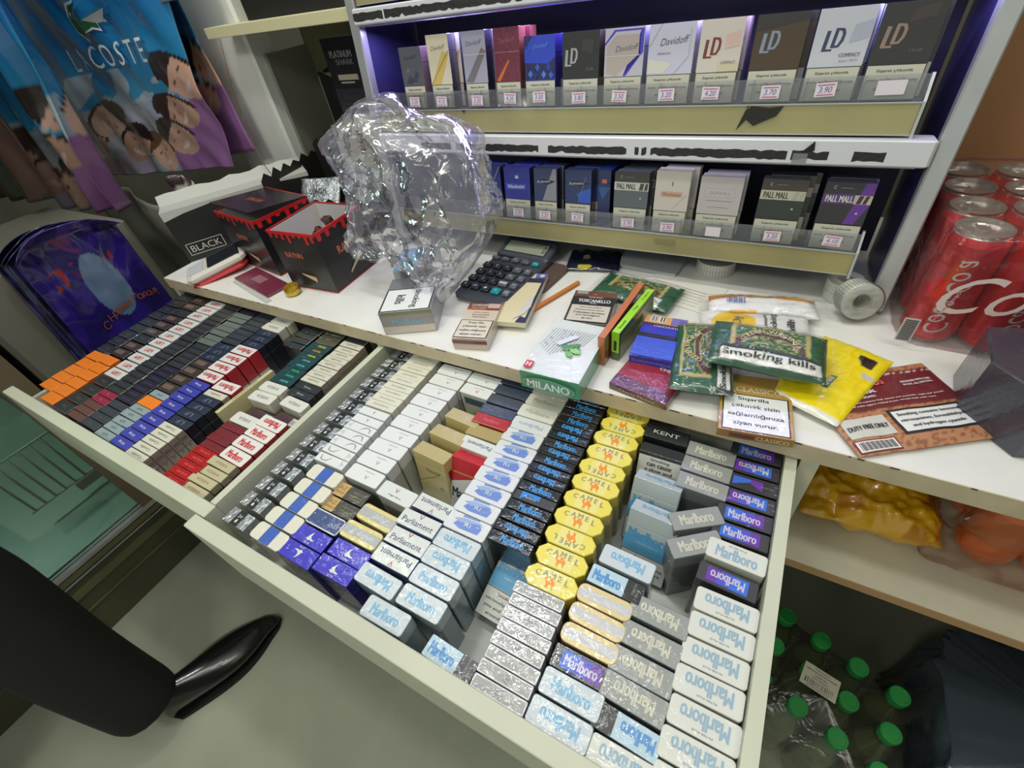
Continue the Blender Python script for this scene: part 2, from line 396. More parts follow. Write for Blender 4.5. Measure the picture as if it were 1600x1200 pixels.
kind('ri', 'white top with blue RI patch', 56, 22.8, 88, K(150, 158, 160), K(216, 219, 220),
     [('p', 'top', [(-17, -4), (-11, 5), (13, 7), (19, 2), (17, -6), (-8, -7)], K(104, 134, 206)), ('p', 'top', [(-10, 8), (12, 9.5), (12, 11), (-10, 10.6)], K(104, 134, 206)),
      ('p', 'top', [(-19, 3), (-10, 0), (14, 6), (20, 4), (14, 8), (-8, 7)], K(150, 172, 214)), word('RI', 5, OFF, 8, u=1)], r=3.2, lidside=K(196, 200, 204))
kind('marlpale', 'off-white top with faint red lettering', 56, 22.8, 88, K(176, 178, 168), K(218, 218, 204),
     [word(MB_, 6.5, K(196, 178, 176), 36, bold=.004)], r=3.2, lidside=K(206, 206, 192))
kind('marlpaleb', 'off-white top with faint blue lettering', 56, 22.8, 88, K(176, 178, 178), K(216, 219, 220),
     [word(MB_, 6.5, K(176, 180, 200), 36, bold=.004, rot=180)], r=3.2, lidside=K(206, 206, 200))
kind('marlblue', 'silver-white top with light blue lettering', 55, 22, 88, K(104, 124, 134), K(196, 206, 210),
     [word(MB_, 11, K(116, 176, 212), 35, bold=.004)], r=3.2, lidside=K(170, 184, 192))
kind('marlface', 'silver face above blue hill', 55, 21.5, 88, K(176, 186, 186), K(184, 196, 200),
     [('p', 'front', [(-27, 34), (27, 34), (27, 46), (14, 54), (0, 60), (-12, 58), (-27, 54)], K(92, 164, 206)), ('t', 'front', MB_, 0, 58, 13, K(84, 156, 204), 46, 0, .004), ('t', 'front', 'PREMIUM TOBACCO', 0, 47, 1.6, OFF, 24)]
     + warn('front', 55, 0, 33, ['Smoking', 'seriously harms', 'you and others', 'around you'], 4.2)+[word(MB_, 8, K(120, 176, 208), 34, rot=180)], r=1.5)
kind('marlblack', 'slim black top with blue lettering', 53, 12.9, 88, BLK, M('black_gloss_film', C(66, 68, 76), .18, .7, .8, bump=.5, bs=90, crush=.6),
     [word(MB_, 9, K(62, 150, 220, .5), 28, u=2, bold=.005)], 's', lidside=BLK)
kind('marlblacktab', 'slim black top with bright blue tab', 53, 12.9, 88, BLK, K(50, 52, 58),
     [('p', 'top', [(-18, -5), (-8, 3), (6, -1), (6, 6), (-18, 6)], K(30, 130, 220)), word(MB_, 4, K(150, 200, 240), 16, u=-6)], 's', lidside=BLK)
CAMEL = [(-7, 1), (-6.2, 3.5), (-5, 4.4), (-3.4, 3.9), (-4.3, 2.2), (-3.9, .4), (-2.4, -.2), (-1.6, 1.8), (-.4, 4.3), (1, 4.7), (2.2, 2.6), (3.8, 1.4), (4.9, -.6), (5.4, -3.4), (4.7, -3.2), (4.2, -1.6), (4, -4), (4.9, -8), (4, -8.2), (2.8, -4.6), (1.6, -2.6), (-1, -2.9), (-1.3, -5.4), (-.9, -8.4), (-1.8, -8.5), (-2.5, -5), (-3, -8), (-3.8, -8), (-3.7, -4), (-3.9, -2), (-5.2, -1.2), (-6, 1)]
YEL, ORG, SIL = K(232, 216, 84), K(240, 142, 24, .3), K(150, 146, 126, .4)
def camel(rot):
    s = -1 if rot else 1
    D = [('r', 'top', -14, -11, 14, 11, K(232, 222, 128))]
    for i, ch in enumerate('CAMEL'):
        u = (-15+7.6*i); v = 5.6-.62*(i-2)**2*.9
        D.append(('t', 'top', ch, u*s*1.05, v*s, 6, SIL, None, 180 if rot else 0, .006))
    D.append(('p', 'top', [(x*1.0*s, (y*.95-1.4)*s) for x, y in CAMEL], ORG)); return D
kind('camel', 'yellow eight-sided top, orange animal', 57, 24, 88, K(150, 142, 90), YEL, camel(0), 'o', 7.5, ch=.8, lidside=K(206, 190, 70))
kind('camelr', 'yellow eight-sided top, orange animal', 57, 24, 88, K(150, 142, 90), YEL, camel(1), 'o', 7.5, ch=.8, lidside=K(206, 190, 70))
DIA = lambda m, k=1: [('p', 'top', [(-5*k, 0), (4, -4.2), (4.6, -3.8), (-4.2*k, 0), (4.6, 3.8), (4, 4.2)], m)]
kind('silverslim', 'slim silver top with white rim', 54, 12.0, 88, K(106, 108, 110), K(226, 226, 230), [('r', 'top', -25.6, -4.7, 25.6, 4.7, K(158, 160, 156))]+DIA(K(100, 100, 104))+[word('SILVER', 1.8, K(110, 110, 112), 8, u=1)], 'r', 1.5, lidside=K(190, 190, 196))
kind('tan', 'tan top with silver centre band', 55, 19, 88, K(176, 140, 110), K(220, 200, 142), [('r', 'top', -26, -4.5, 26, 4.5, K(196, 196, 198)), word('Davidoff', 4, OFF, 16, u=8), word('D', 4, OFF, 6, u=-17)], 'r', 7, lidside=K(190, 160, 120))
kind('purple', 'black top with blue-violet panel', 55, 20.5, 88, BLK, K(54, 52, 58), [('r', 'top', -19, -7.5, 0, 7.5, K(50, 108, 214, .6)), ('r', 'top', 0, -7.5, 19, 7.5, K(104, 52, 166, .6)), ('p', 'top', [(-6, -7.5), (6, -7.5), (10, 7.5), (-2, 7.5)], K(76, 80, 196, .6)), word(MB_, 10, K(196, 190, 214), 31, bold=.004)], 'r', 1.5)
kind('purpletab', 'black top with blue-violet flap', 55, 20.5, 88, BLK, K(54, 52, 58), [('p', 'top', [(-19, -6), (-2, 1), (12, -7), (12, 6), (-19, 6)], K(60, 110, 214, .6)), ('p', 'top', [(-2, 1), (12, -7), (12, 6), (0, 6)], K(112, 56, 170, .6)), word('BRAND NEW', 1.5, GINK, 14, u=17)], 'r', 1.5)
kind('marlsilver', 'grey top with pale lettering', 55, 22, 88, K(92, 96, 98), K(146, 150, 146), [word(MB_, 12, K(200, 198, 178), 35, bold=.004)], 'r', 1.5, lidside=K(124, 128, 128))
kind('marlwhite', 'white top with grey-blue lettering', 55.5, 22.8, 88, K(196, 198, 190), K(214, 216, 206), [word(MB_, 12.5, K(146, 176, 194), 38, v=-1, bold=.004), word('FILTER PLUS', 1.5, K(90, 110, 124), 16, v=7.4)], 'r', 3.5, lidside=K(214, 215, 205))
kind('marllabel', 'pale blue top with black label end', 55, 20.5, 88, K(92, 108, 112), K(178, 204, 216), [('r', 'top', 10, -10.2, 27, 10.2, BLK), ('t', 'top', 'TOBACCO', 18.5, 2.5, 2.4, GINK, 12, 90), ('t', 'top', 'BLUE', 22, 0, 2.4, GINK, 8, 90), word(MB_, 11, K(74, 144, 208), 28, u=-9, bold=.004)], 'r', 1.5)
kind('kent', 'black top with white lettering', 55, 22, 88, K(26, 30, 32), K(34, 38, 40), [word('KENT', 6, K(190, 192, 192), 32, bold=.004), ('r', 'front', -27, 50, 27, 62, K(70, 80, 84)), ('r', 'front', -27, 0, 27, 24, K(60, 84, 84))], 'r', 1.5)
kind('warnback', 'back of pack with death warning', 55, 22, 88, K(40, 44, 46), K(60, 64, 66), warn('back', 54, 52, 84, ['Smoking', 'can cause', 'a slow and', 'painful death'], 4.6), 'r', 1.5)
kind('navyfoil', 'dark blue-grey shiny top', 55, 18.6, 88, K(50, 58, 74), M('navy_film', C(78, 90, 108), .25, .4, .9, bump=.4, bs=70), [], 's')
kind('redmarl', 'red top with pale lettering', 55, 19, 88, K(170, 34, 44), K(176, 30, 42), [word(MB_, 6, K(206, 110, 116), 26), ('r', 'top', -27, -9.4, 27, -8.6, K(180, 150, 80))], 's')
kind('goldflat', 'dull gold top', 55, 19, 88, K(190, 176, 110), K(170, 152, 96), [], 's')
kind('golddav', 'yellow-gold pack with thin script', 55, 21, 88, K(206, 190, 128), K(186, 172, 120), [('t', 'front', 'Davidoff', 4, 60, 6, K(90, 80, 60), 24, 0, 0, .3), ('t', 'front', 'D', 14, 30, 6, INK), ('p', 'front', [(-26, 30), (-26, 29), (10, 54), (10, 55)], K(110, 96, 60)), ('r', 'right', -5, 0, 10.4, 68, K(130, 40, 50))], 's')
kind('marlred_face', 'red and white roof-shaped face', 55, 22, 88, K(196, 40, 52), K(196, 34, 48), [('r', 'front', -27.4, 0, 27.4, 44, K(206, 210, 204)), ('p', 'front', [(-27.4, 44), (27.4, 44), (27.4, 52), (8, 62), (-27.4, 48)], K(206, 210, 204)), ('t', 'front', 'Marlboro', 0, 32, 16, INK, 50, 0, .004), ('r', 'front', -27.4, 64, 27.4, 66, K(190, 160, 70))], 's')
kind('darkstamp', 'black top with gold tax stamp', 55, 20, 80, K(40, 38, 34), K(66, 60, 50), [('r', 'top', -24, -9.6, -6, 9.6, K(196, 160, 96)), ('t', 'top', 'AZ', -15, 3, 5, K(120, 90, 50), 12), ('t', 'top', 'IIIIIII', -15, -4, 3, K(120, 90, 50), 12), ('t', 'top', 'TOBACCO CO.', 12, 3, 2.4, GINK, 20), ('t', 'top', 'GREEN BLEND', 12, -2, 2.4, K(130, 160, 90), 20), ('t', 'top', 'LONDON', 12, -6, 2.4, GINK, 18)], 's')
kind('silverrim', 'silver top with yellow rim', 55, 21.5, 88, K(150, 140, 100), K(220, 204, 130), [('r', 'top', -27, -5.6, 27, 5.6, K(172, 176, 174)), word('Davidoff', 5, OFF, 20, u=6, shear=.3)], 'r', 5, lidside=K(206, 196, 150))
BIRD = [(-9, 3), (-5, 4.6), (-1, 4), (2, 5.6), (4, 4), (7, 3.2), (4.5, 2.4), (3.6, -1), (1.6, -4.6), (-1.6, -7), (0, -3), (-.6, 0), (-3, 2)]
for nm, s in (('bird', 1), ('birdr', -1)):
    kind(nm, 'violet-blue top with white bird', 54, 20.5, 88, K(30, 26, 120), K(52, 44, 190), [('p', 'top', [(x*.9*s, y*.9*s) for x, y in BIRD], OFF), word('BLUE', 2, OFF, 8, v=7.6*s, rot=90-90*s)], 's')
kind('kentblue', 'navy top with white rim', 54, 22, 88, K(50, 60, 96), K(214, 218, 222), [('r', 'top', -25, -9, 25, 9, K(52, 72, 124)), word('KENT', 5, K(190, 200, 214), 15, u=14, v=-1, rot=180), ('p', 'top', [(6, -8), (8, -8), (17, 0), (8, 8), (6, 8), (14, 0)], K(90, 112, 160))], 'r', 4)
# left drawer kinds ------------------------------------------------------
LT = K(80, 84, 86)
kind('orange', 'bright orange top', 49, 20.5, 88, K(190, 96, 20), K(250, 134, 28), [word('TOBACCO', 3.4, K(240, 160, 96), 22, rot=180)], 's')
kind('lm', 'white top with red LM letters', 52, 20, 88, K(150, 60, 60), K(226, 226, 222), [word('L&M', 9, K(206, 84, 90), 24, bold=.006)], 'r', 1.6, lidside=OFF)
kind('lmr', 'white top with red LM letters', 52, 20, 88, K(150, 60, 60), K(226, 226, 222), [word('L&M', 9, K(206, 84, 90), 24, bold=.006, rot=180)], 'r', 1.6, lidside=OFF)
kind('black', 'dark charcoal top', 50, 20.5, 88, BLK, K(44, 48, 50), [word('TRIO', 5, K(96, 102, 104), 18), ('r', 'top', -22, -9.4, 22, -8.8, K(110, 114, 116))], 's')
kind('bronze', 'dark bronze-brown top', 50, 20.5, 88, K(30, 24, 22), K(64, 52, 46), [('r', 'top', -20, -4, 8, 6, K(116, 98, 88))], 's')
kind('blackslim', 'slim black top', 50, 13, 88, BLK, K(50, 54, 56), [word('CAVALLO', 3, K(92, 98, 100), 26, rot=180), ('r', 'top', 23.5, -6.2, 24.6, 6.2, K(176, 182, 180))], 's')
kind('violetslim', 'slim black top with violet line', 50, 13, 88, BLK, K(38, 38, 46), [('r', 'top', -14, -1.5, 14, .5, K(76, 46, 128))], 's')
kind('greyslim', 'slim grey-green top', 50, 13.4, 88, K(70, 76, 74), K(108, 120, 114), [('r', 'top', -24.5, -6.4, -23.5, 6.4, K(186, 196, 186))], 's')
kind('greyblue', 'slate grey top', 50, 19.5, 88, K(50, 56, 62), K(92, 102, 112), [], 's')
kind('darkslate', 'slim dark slate top', 50, 14, 88, K(30, 34, 40), K(54, 60, 70), [word('ROTH', 3.4, K(90, 100, 112), 14)], 's')
kind('maroon', 'slim crimson top', 50, 13, 88, K(80, 22, 40), K(152, 34, 66), [word('TK', 4, K(206, 110, 150), 10)], 's')
kind('brown', 'slim reddish brown top', 50, 13, 88, K(60, 34, 32), K(104, 66, 62), [word('BROWN', 3, K(130, 90, 84), 18)], 's')
kind('silver', 'slim silver-blue top', 50, 13.6, 88, K(90, 100, 106), K(148, 164, 168), [word('SLIM', 4, K(84, 96, 102), 14, rot=180)], 's')
kind('blue', 'cobalt blue top with white script', 50, 16, 88, K(40, 44, 120), K(62, 66, 172), [word('King', 5, K(210, 212, 234), 17, rot=180, shear=.25, bold=.006)], 'r', 1.6)
kind('cavallo', 'slim cream top with dark name', 51, 13.2, 88, K(148, 134, 122), K(214, 211, 192), [word('Cavallo', 4, K(90, 88, 80), 26, rot=180)]
     + [('r', 'right', -6, 44, 6, 62, K(176, 164, 148)), ('t', 'right', 'Q', 0, 60, 5, K(70, 62, 58)), ('t', 'right', 'IIIII', 0, 76, 5, K(90, 80, 74), 9)], 's')
kind('navyletter', 'navy top with large grey letters', 51, 15.6, 88, K(28, 30, 42), K(38, 46, 68), [word('LF', 7, K(112, 122, 142), 18, bold=.006, rot=180)], 's')
kind('marlred', 'white top with red lettering, red sides', 54, 22.8, 88, K(196, 192, 184), K(228, 228, 222), [word(MB_, 11, K(206, 60, 70), 38, bold=.005, rot=180)], 'r', 1.8, lid=42, lidside=K(180, 40, 52))
kind('marlred2', 'rounded white top with red lettering', 54, 21.5, 88, K(150, 40, 46), K(228, 226, 218), [word(MB_, 11.5, K(206, 50, 60), 34, bold=.005)], 'r', 3.6, lid=30, lidside=K(160, 46, 52))
kind('redglow', 'slim bright red glossy top', 50, 12.4, 88, K(100, 16, 22), M('red_gloss_film', C(206, 34, 40), .16, .35, 1, bump=.4, bs=80), [word('RED SLIM', 2.6, K(240, 110, 100), 22)], 's')
kind('darkred', 'slim dark red top', 50, 12.4, 88, K(70, 14, 20), K(118, 26, 34), [('r', 'top', -24, -5.8, 24, -5.2, K(170, 50, 50))], 's')
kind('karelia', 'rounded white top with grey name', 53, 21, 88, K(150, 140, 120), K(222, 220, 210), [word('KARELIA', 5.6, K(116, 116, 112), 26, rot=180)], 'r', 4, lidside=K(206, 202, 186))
kind('khaki', 'khaki top with faint red name', 53, 14, 88, K(70, 44, 44), K(192, 184, 146), [word('KARELIA', 4, K(170, 116, 100), 26, rot=180)], 's', lid=10, lidside=K(150, 138, 110))
for nm, tc in (('milano_y', K(226, 220, 60)), ('milano_o', K(226, 170, 60)), ('milano_g', K(40, 206, 130)), ('milano_b', K(110, 190, 190))):
    kind(nm, 'dark teal top with bright name', 50, 13.2, 88, K(22, 50, 50), K(26, 66, 70), [word('MILANO', 4.2, tc, 19, u=4, rot=180, bold=.006)], 's')
kind('oliveslim', 'slim dark olive top', 50, 13.2, 88, K(40, 38, 30), K(84, 80, 64), [], 's')
kind('blackwide', 'black rounded top with white mark', 54, 15, 88, BLK, K(44, 46, 48), [word('fume', 4.4, K(170, 172, 172), 16, bold=.006)], 'r', 2)
kind('plumbar', 'dark plum pack with barcode end', 54, 20, 70, K(50, 30, 36), K(76, 44, 50), [('r', 'top', 8, -7, 24, 7, OFF), ('t', 'top', 'IIIIIIII', 16, 0, 8, INK, 13), ('r', 'top', 9, -6.4, 23, -5.2, OFF)], 's')

# --- right drawer, columns from left to right
RD = 'right drawer'
row(['foil_w', 'foil', 'foil_r', 'foil_g', 'foil', 'foil_g', 'foil_g'], -.1125, span(-.334, .008, 14), 0, 'first column of the '+RD, jit=.001, dz=-.0005)
row('stripe', -.049, span(-.334, -.240, 5), 0, 'front of second column, '+RD)
row(['slimwhite', 'slimwhite', 'slimwhite', 'slimwhite2', 'slimwhite2', 'slimwhite'][0:1]*5+['slimwhite2']*2, -.063, span(-.2165, -.1225, 7), -.02, 'middle of second column, '+RD, flip=[0, 1])
row('slimcream', -.066, span(-.1055, .010, 9), 0, 'back of second column, '+RD)
row('parlwhite', .0025, span(-.217, .022, 11), 0, 'third column of the '+RD)
pack('darkstamp', .000, -.245, BASE+.004, col='third column, front part, '+RD); pack('darkstamp', .000, -.266, BASE+.002, col='third column, front part, '+RD)
pack('kentblue', .002, -.2895, col='third column, '+RD)
pack('birdr', .002, -.313, BASE+.001, PI*0, col='third column, '+RD); pack('birdr', .002, -.3345, rz=PI, col='third column, '+RD)
pack('birdr', .060, -.3085, col='fourth column, '+RD); pack('birdr', .058, -.330, BASE+.001, .02, col='fourth column, '+RD)
pack('silverrim', .058, -.285, BASE+.003, col='fourth column, '+RD); pack('silverrim', .060, -.259, BASE+.001, -.03, col='fourth column, '+RD)
pack('parlred', .061, -.222, rz=-.03, col='fourth column, '+RD)
for i, y in enumerate((-.160, -.125, -.090)):
    pack('golddav', .064+.003*i, y, BASE+.001, R(-4), R(-7), col='gap of the fourth column, '+RD)
pack('parllabel', .061, -.026, rz=-.02, col='fourth column, '+RD); pack('parlwhite', .060, -.002, col='back of the fourth column, '+RD); pack('parlwhite', .060, .0215, col='back of the fourth column, '+RD)
pack('parl', .113, -.291, col='fifth column, '+RD, rz=PI); pack('parl', .113, -.2675, col='fifth column, '+RD); pack('parl', .113, -.244, BASE+.003, col='fifth column, '+RD)
pack('parl', .117, -.218, rz=PI-.03, col='fifth column, '+RD)
pack('marlred_face', .119, -.166, BASE+.002, .0, R(-22), label='red and white pack leaning back in the fifth column of the right drawer')
pack('parlfront', .118, -.1165, rz=-.03, col='fifth column, '+RD)
pack('goldflat', .115, -.0935, BASE+.0005, col='fifth column, '+RD); pack('redmarl', .113, -.0728, BASE+.003, col='fifth column, '+RD)
row('navyfoil', .112, span(-.052, .012, 4)[:4], 0, 'back of fifth column, '+RD)
pack('marlblue', .112, -.318, rz=PI-.02, z=BASE+.001, col='fifth column, front end, '+RD)
pack('marlblue', .143, -.3425, rz=.01, z=BASE+.001, col='front board of the '+RD)
pack('marlblue', .170, -.3165, rz=.0, z=BASE-.003+.0035, col='sixth column, front end, '+RD); pack('marlblue', .169, -.2925, rz=0, col='sixth column, front end, '+RD)
pack('marlblue', .168, -.2690, rz=PI, col='sixth column, front end, '+RD); pack('marlblue', .168, -.2455+-.001, rz=PI, col='sixth column, front end, '+RD)
row('ri', .167, span(-.2225, -.082, 7), 0, 'sixth column, '+RD)
pack('marlpaleb', .167, -.0585, col='sixth column, '+RD); row('marlpale', .167, [-.035, -.0115, .012], 0, 'back of sixth column, '+RD)
row(['marlblack']*3+['marlblack', 'marlblacktab']+['marlblack']*11, .2235, span(-.2195, -.001, 16), 0, 'seventh column, '+RD, flip=[1, 6, 7, 9, 11, 12])
row('marlblack', .2235, [.014], 0, 'back of seventh column, '+RD)
row(['camel', 'camel', 'camelr', 'camel', 'camel', 'camel', 'camelr', 'camel', 'camel', 'camelr', 'camelr'], .2815, span(-.2395, .010, 11), 0, 'eighth column, '+RD)
pack('marlface', .228, -.282, BASE+.012, -.05, R(-72), label='blue-hilled pack lying face up with a smoking warning, beside the slim silver packs')
row('silverslim', .2815, span(-.3495, -.2585, 8), -.05, 'front of eighth column, '+RD, jit=.0008)
pack('marllabel', .226, -.3460, BASE-.000+.001, -.05, label='pale pack with a black label end at the front board of the right drawer')
row('tan', .337, [-.2765, -.256, -.2360], 0, 'ninth column, '+RD, rz=-.02, flip=[1])
pack('purple', .338, -.2985, rz=.0, col='ninth column, '+RD)
pack('marlblue', .338, -.321, rz=0, z=BASE+.003, col='ninth column, front end, '+RD); pack('marlblue', .337, -.345, rz=PI, z=BASE+.002, col='ninth column, front end, '+RD)
pack('marllabel', .341, -.2145, BASE+.001, -.04, label='pale blue pack with black label end behind the tan silver-banded packs')
pack('marlblue', .345, -.190, rz=PI-.04, z=BASE+.002, label='silver-white pack standing before the two leaning blue-hilled packs')
pack('marlface', .354, -.1545, BASE+.006, -.06, R(-24), label='front one of two leaning blue-hilled packs in the right drawer')
pack('marlface', .346, -.1135, BASE+.006, -.03, R(-26), label='rear one of two leaning blue-hilled packs in the right drawer')
pack('warnback', .340, -.062, BASE+.002, PI+.0, R(20), label='pack with black warning text showing its back behind the blue-hilled packs')
pack('kent', .337, -.006, rz=0, label='black pack with white letters at the back of the ninth column')
row('marlsilver', .3925, [-.0665, -.0415, -.0165], 0, 'back of tenth column, '+RD, rz=-.03)
for i, (x, y, a) in enumerate(((.402, -.108, 33), (.408, -.138, 36))):
    pack('marlsilver', x-.006, y-.004, BASE+.003, R(a), label=('rear' if i == 0 else 'front')+' one of two grey packs turned askew in the right drawer')
row('marlsilver', .386, [-.300, -.2775, -.2525, -.2265], .02, 'front of tenth column, '+RD, flip='all', rz=-.03)
pack('marllabel', .388, -.3245, rz=PI-.04, label='pale blue pack with black label end behind the front board, tenth column')
pack('marlwhite', .392, -.3475, BASE-.0+.0003, PI, label='white pack at the front board beside the last column of white packs')
row('marlwhite', .4405, span(-.3415, -.194, 7), 0, 'last column of the '+RD, flip='all', jit=.0012)
pack('purple', .4370, -.1665, rz=PI-.05, col='last column, '+RD); pack('marlwhite', .4405, -.139, rz=-.03, z=BASE+.004, label='white pack with upright lettering between violet-panelled packs in the last column')
row(['purple', 'purple', 'purple', 'purpletab', 'purple', 'purple'], .4405, span(-.1125, .002, 6), 0, 'back of last column, '+RD, flip=[2, 4])

# --- left drawer
LD = 'left drawer'
row('orange', -.7205, span(-.318, -.216, 5)[0:1]*0+span(-.302, -.2165, 5)[0:5], -.02, 'outer left column, '+LD)
row('orange', -.668, span(-.3205, -.2145, 6), -.10, 'second column, '+LD)
row('black', -.728, span(-.192, .040, 11), -.09, 'outer left column, '+LD)
row(['bronze', 'bronze', 'black', 'bronze'], -.6765, span(-.190, .042, 11), -.08, 'second column, '+LD)
row(['lmr', 'lm'], -.6145, span(-.232, .022, 12), -.10, 'third column, '+LD)
row(['greyblue', 'black', 'black', 'black', 'black'][::-1], -.6145, span(-.3225, -.2545, 4), 0, 'third column, '+LD)
row(['brown', 'brown', 'brown', 'maroon', 'maroon'], -.5635, span(-.3255, -.2715, 5), -.02, 'fourth column, '+LD)
row('blackslim', -.5655, span(-.2575, .030, 22), -.06, 'fourth column, '+LD)
row(['darkslate']*4, -.513, span(-.325, -.280, 4), 0, 'fifth column, '+LD)
row('violetslim', -.514, span(-.265, -.183, 7), -.03, 'fifth column, '+LD)
row(['blackslim'], -.516, span(-.169, -.115, 5), -.06, 'fifth column, '+LD)
row('greyslim', -.5195, span(-.1005, -.0125, 7), -.06, 'fifth column, '+LD)
row('violetslim', -.525, [.002, .0155, .029], 0, 'back of fifth column, '+LD)
row(['silver']*5, -.461, span(-.328, -.270, 5), -.02, 'sixth column, '+LD)
pack('orange', -.462, -.2525, BASE+.001, .0, label='single orange pack among silver-blue packs in the left drawer')
pack('silver', -.462, -.234, label='silver-blue pack just behind the single orange pack')
row('bronze', -.4625, span(-.2155, -.1495, 4), 0, 'sixth column, '+LD)
row('navyletter', -.4685, span(-.130, -.098, 3), 0, 'sixth column, '+LD, rz=.04)
row('darkslate', -.4705, span(-.081, .024, 8), -.03, 'sixth column, '+LD)
row('blue', -.411, span(-.3265, -.1890, 9), -.04, 'seventh column, '+LD)
row('marlred', -.414, span(-.1665, -.0925, 4), -.03, 'seventh column, '+LD, rz=.03)
row('navyletter', -.4165, [-.0715, -.055, -.0385], 0, 'back of seventh column, '+LD)
row('karelia', -.4215, [-.018, .0045], 0, 'back of seventh column, '+LD)
row('cavallo', -.3595, span(-.3315, -.2755, 5), -.01, 'eighth column, '+LD)
row('navyletter', -.3595, span(-.2595, -.2095, 4), 0, 'eighth column, '+LD)
pack('cavallo', -.360, -.194, rz=.03, label='slim cream pack in front of the lone white and red pack, left drawer')
pack('marlred', -.3585, -.1735, rz=.04, label='lone white pack with red lettering right of the blue-topped packs')
row('redglow', -.2555, span(-.3345, -.2835, 5)[:5], 0, 'ninth column, '+LD)
row('darkred', -.2565, span(-.2705, -.2325, 4), 0, 'ninth column, '+LD)
pack('karelia', -.256, -.2135, col='ninth column, '+LD); pack('karelia', -.2705, -.1665, z=BASE+.001, rz=.05, col='ninth column, '+LD); pack('karelia', -.2675, -.1445-.001, rz=.03, z=BASE+.004, col='ninth column, '+LD)
pack('plumbar', -.262, -.190, BASE+.001, col='ninth column, '+LD)
row('khaki', -.2105, span(-.3325, -.2875, 4), 0, 'last column, '+LD)
row('marlred2', -.2045, [-.2685, -.2465, -.2245, -.2025], .0, 'last column, '+LD, rz=-.02, flip=[3])
pack('plumbar', -.2035, -.1805, BASE+.004, rz=-.02, col='last column, '+LD)
pack('karelia', -.2045, -.157, rz=-.03, col='last column, '+LD)
row('blackwide', -.2115, [-.1365, -.1205], 0, 'last column, '+LD, rz=-.03)
row('cavallo', -.2165, span(-.1045, -.0085, 8), -.01, 'last column, '+LD)
row('blackslim', -.219, [.006, .0205], 0, 'back of last column, '+LD)
row(['milano_b', 'milano_g', 'milano_g', 'milano_b', 'milano_b', 'milano_y', 'milano_o', 'milano_y'], -.2705, span(-.1245, -.0305, 8), -.05, 'ninth column, '+LD)
row('oliveslim', -.2745, [-.0165, -.003, .0105], 0, 'back of ninth column, '+LD)
row('blackslim', -.3305, span(-.090, .0, 7)[3:], 0, 'eighth column, '+LD)
b = MB(); b.box(-.004, .004, -.055, .055, -.015, .015, K(206, 198, 150)); b.text('LAMINATED', lambda u, v: (u, v, .0153), .004, K(150, 140, 80), rot=90, w=.05)
o = b.obj('card_strip', None, (-.312, -.168, -.052), (0, 0, R(-2))); tag(o, 'pale yellow card strip standing between packs in the left drawer', 'card')

# ------------------------------------------------------------------ leaning cigarette display on the counter
malu = M('brushed_aluminium', C(196, 198, 200), .35, .55, mott=.06, ms=30)
mwht = M('white_metal_bar', C(214, 214, 220), .35, .1)
mnavy = M('navy_panel', C(40, 38, 62), .5)
mgold = M('olive_gold_fascia', C(176, 168, 122), .3, .35, mott=.12, ms=9, bump=.05, bs=20)
mtorn = M('torn_black_tape', C(38, 38, 38), .6, bump=.3, bs=200)
mlip = clear('clear_acrylic', (.93, .94, .96), .10, .8, hazecol=(.75, .75, .8))
rack = thing('cigarette_display_rack', 'leaning two-tier display with olive-gold fascias and torn black tape strips', 'display rack', (0, .2805, 0.0035), (-LEAN, 0, 0))
for x0, x1 in ((.533, .553), (-.322, -.302)):
    b = MB(); b.rbox(x0, x1, -.004, .014, .002, .62, malu, .002); b.box(x0+.004, x1-.004, .0145, .16, .02, .62, M('navy_side', C(52, 50, 92), .4)); b.obj('upright_post', rack)
b = MB(); b.box(-.30, .531, .15, .156, .03, .62, mnavy); b.obj('back_panel', rack)
def torn(b, x0, x1, h0, h1, d, m, seed):
    r = random.Random(seed); n = max(4, int((x1-x0)/.006)); top = []; bot = []
    for i in range(n+1):
        x = x0+(x1-x0)*i/n; top.append((x, d, h1-abs(r.gauss(0, .0010)))); bot.append((x, d, h0+abs(r.gauss(0, .0014))))
    for i in range(n): b.face([bot[i], bot[i+1], top[i+1], top[i]], m)
for h0, xs in ((.188, [(-.20, -.135), (-.125, .035), (.052, .178), (.19, .196), (.20, .207), (.213, .385), (.39, .43), (.455, .487)]), (.376, [(-.297, -.233), (-.230, .10), (.12, .40)])):
    b = MB(); b.rbox(-.300, .531, -.016, .022, h0, h0+.0285 if h0 < .3 else h0+.022, mwht, .003); o = b.obj('light_bar', rack)
    for i, (a, c_) in enumerate(xs): t = MB(); torn(t, a, c_, h0+.0045, h0+.0165, -.01612, mtorn, i+int(h0*1000)); t.obj('tape_remains', o)
    if h0 < .3:
        t = MB(); t.face([(.40, -.0163, h0+.014), (.412, -.022, h0+.028), (.414, -.0165, h0+.016)], mtorn)
        t.box(.392, .408, -.0172, -.0162, h0+.001, h0+.013, clear('sticky_tape', (.9, .9, .9), .25, .8)); t.obj('peeling_tape', o)
    t = MB(); t.box(-.29, .52, -.010, .018, h0-.002, h0-.0003, M('led_strip_diffuser', C(150, 148, 170), .4)); t.obj('led_strip', o)
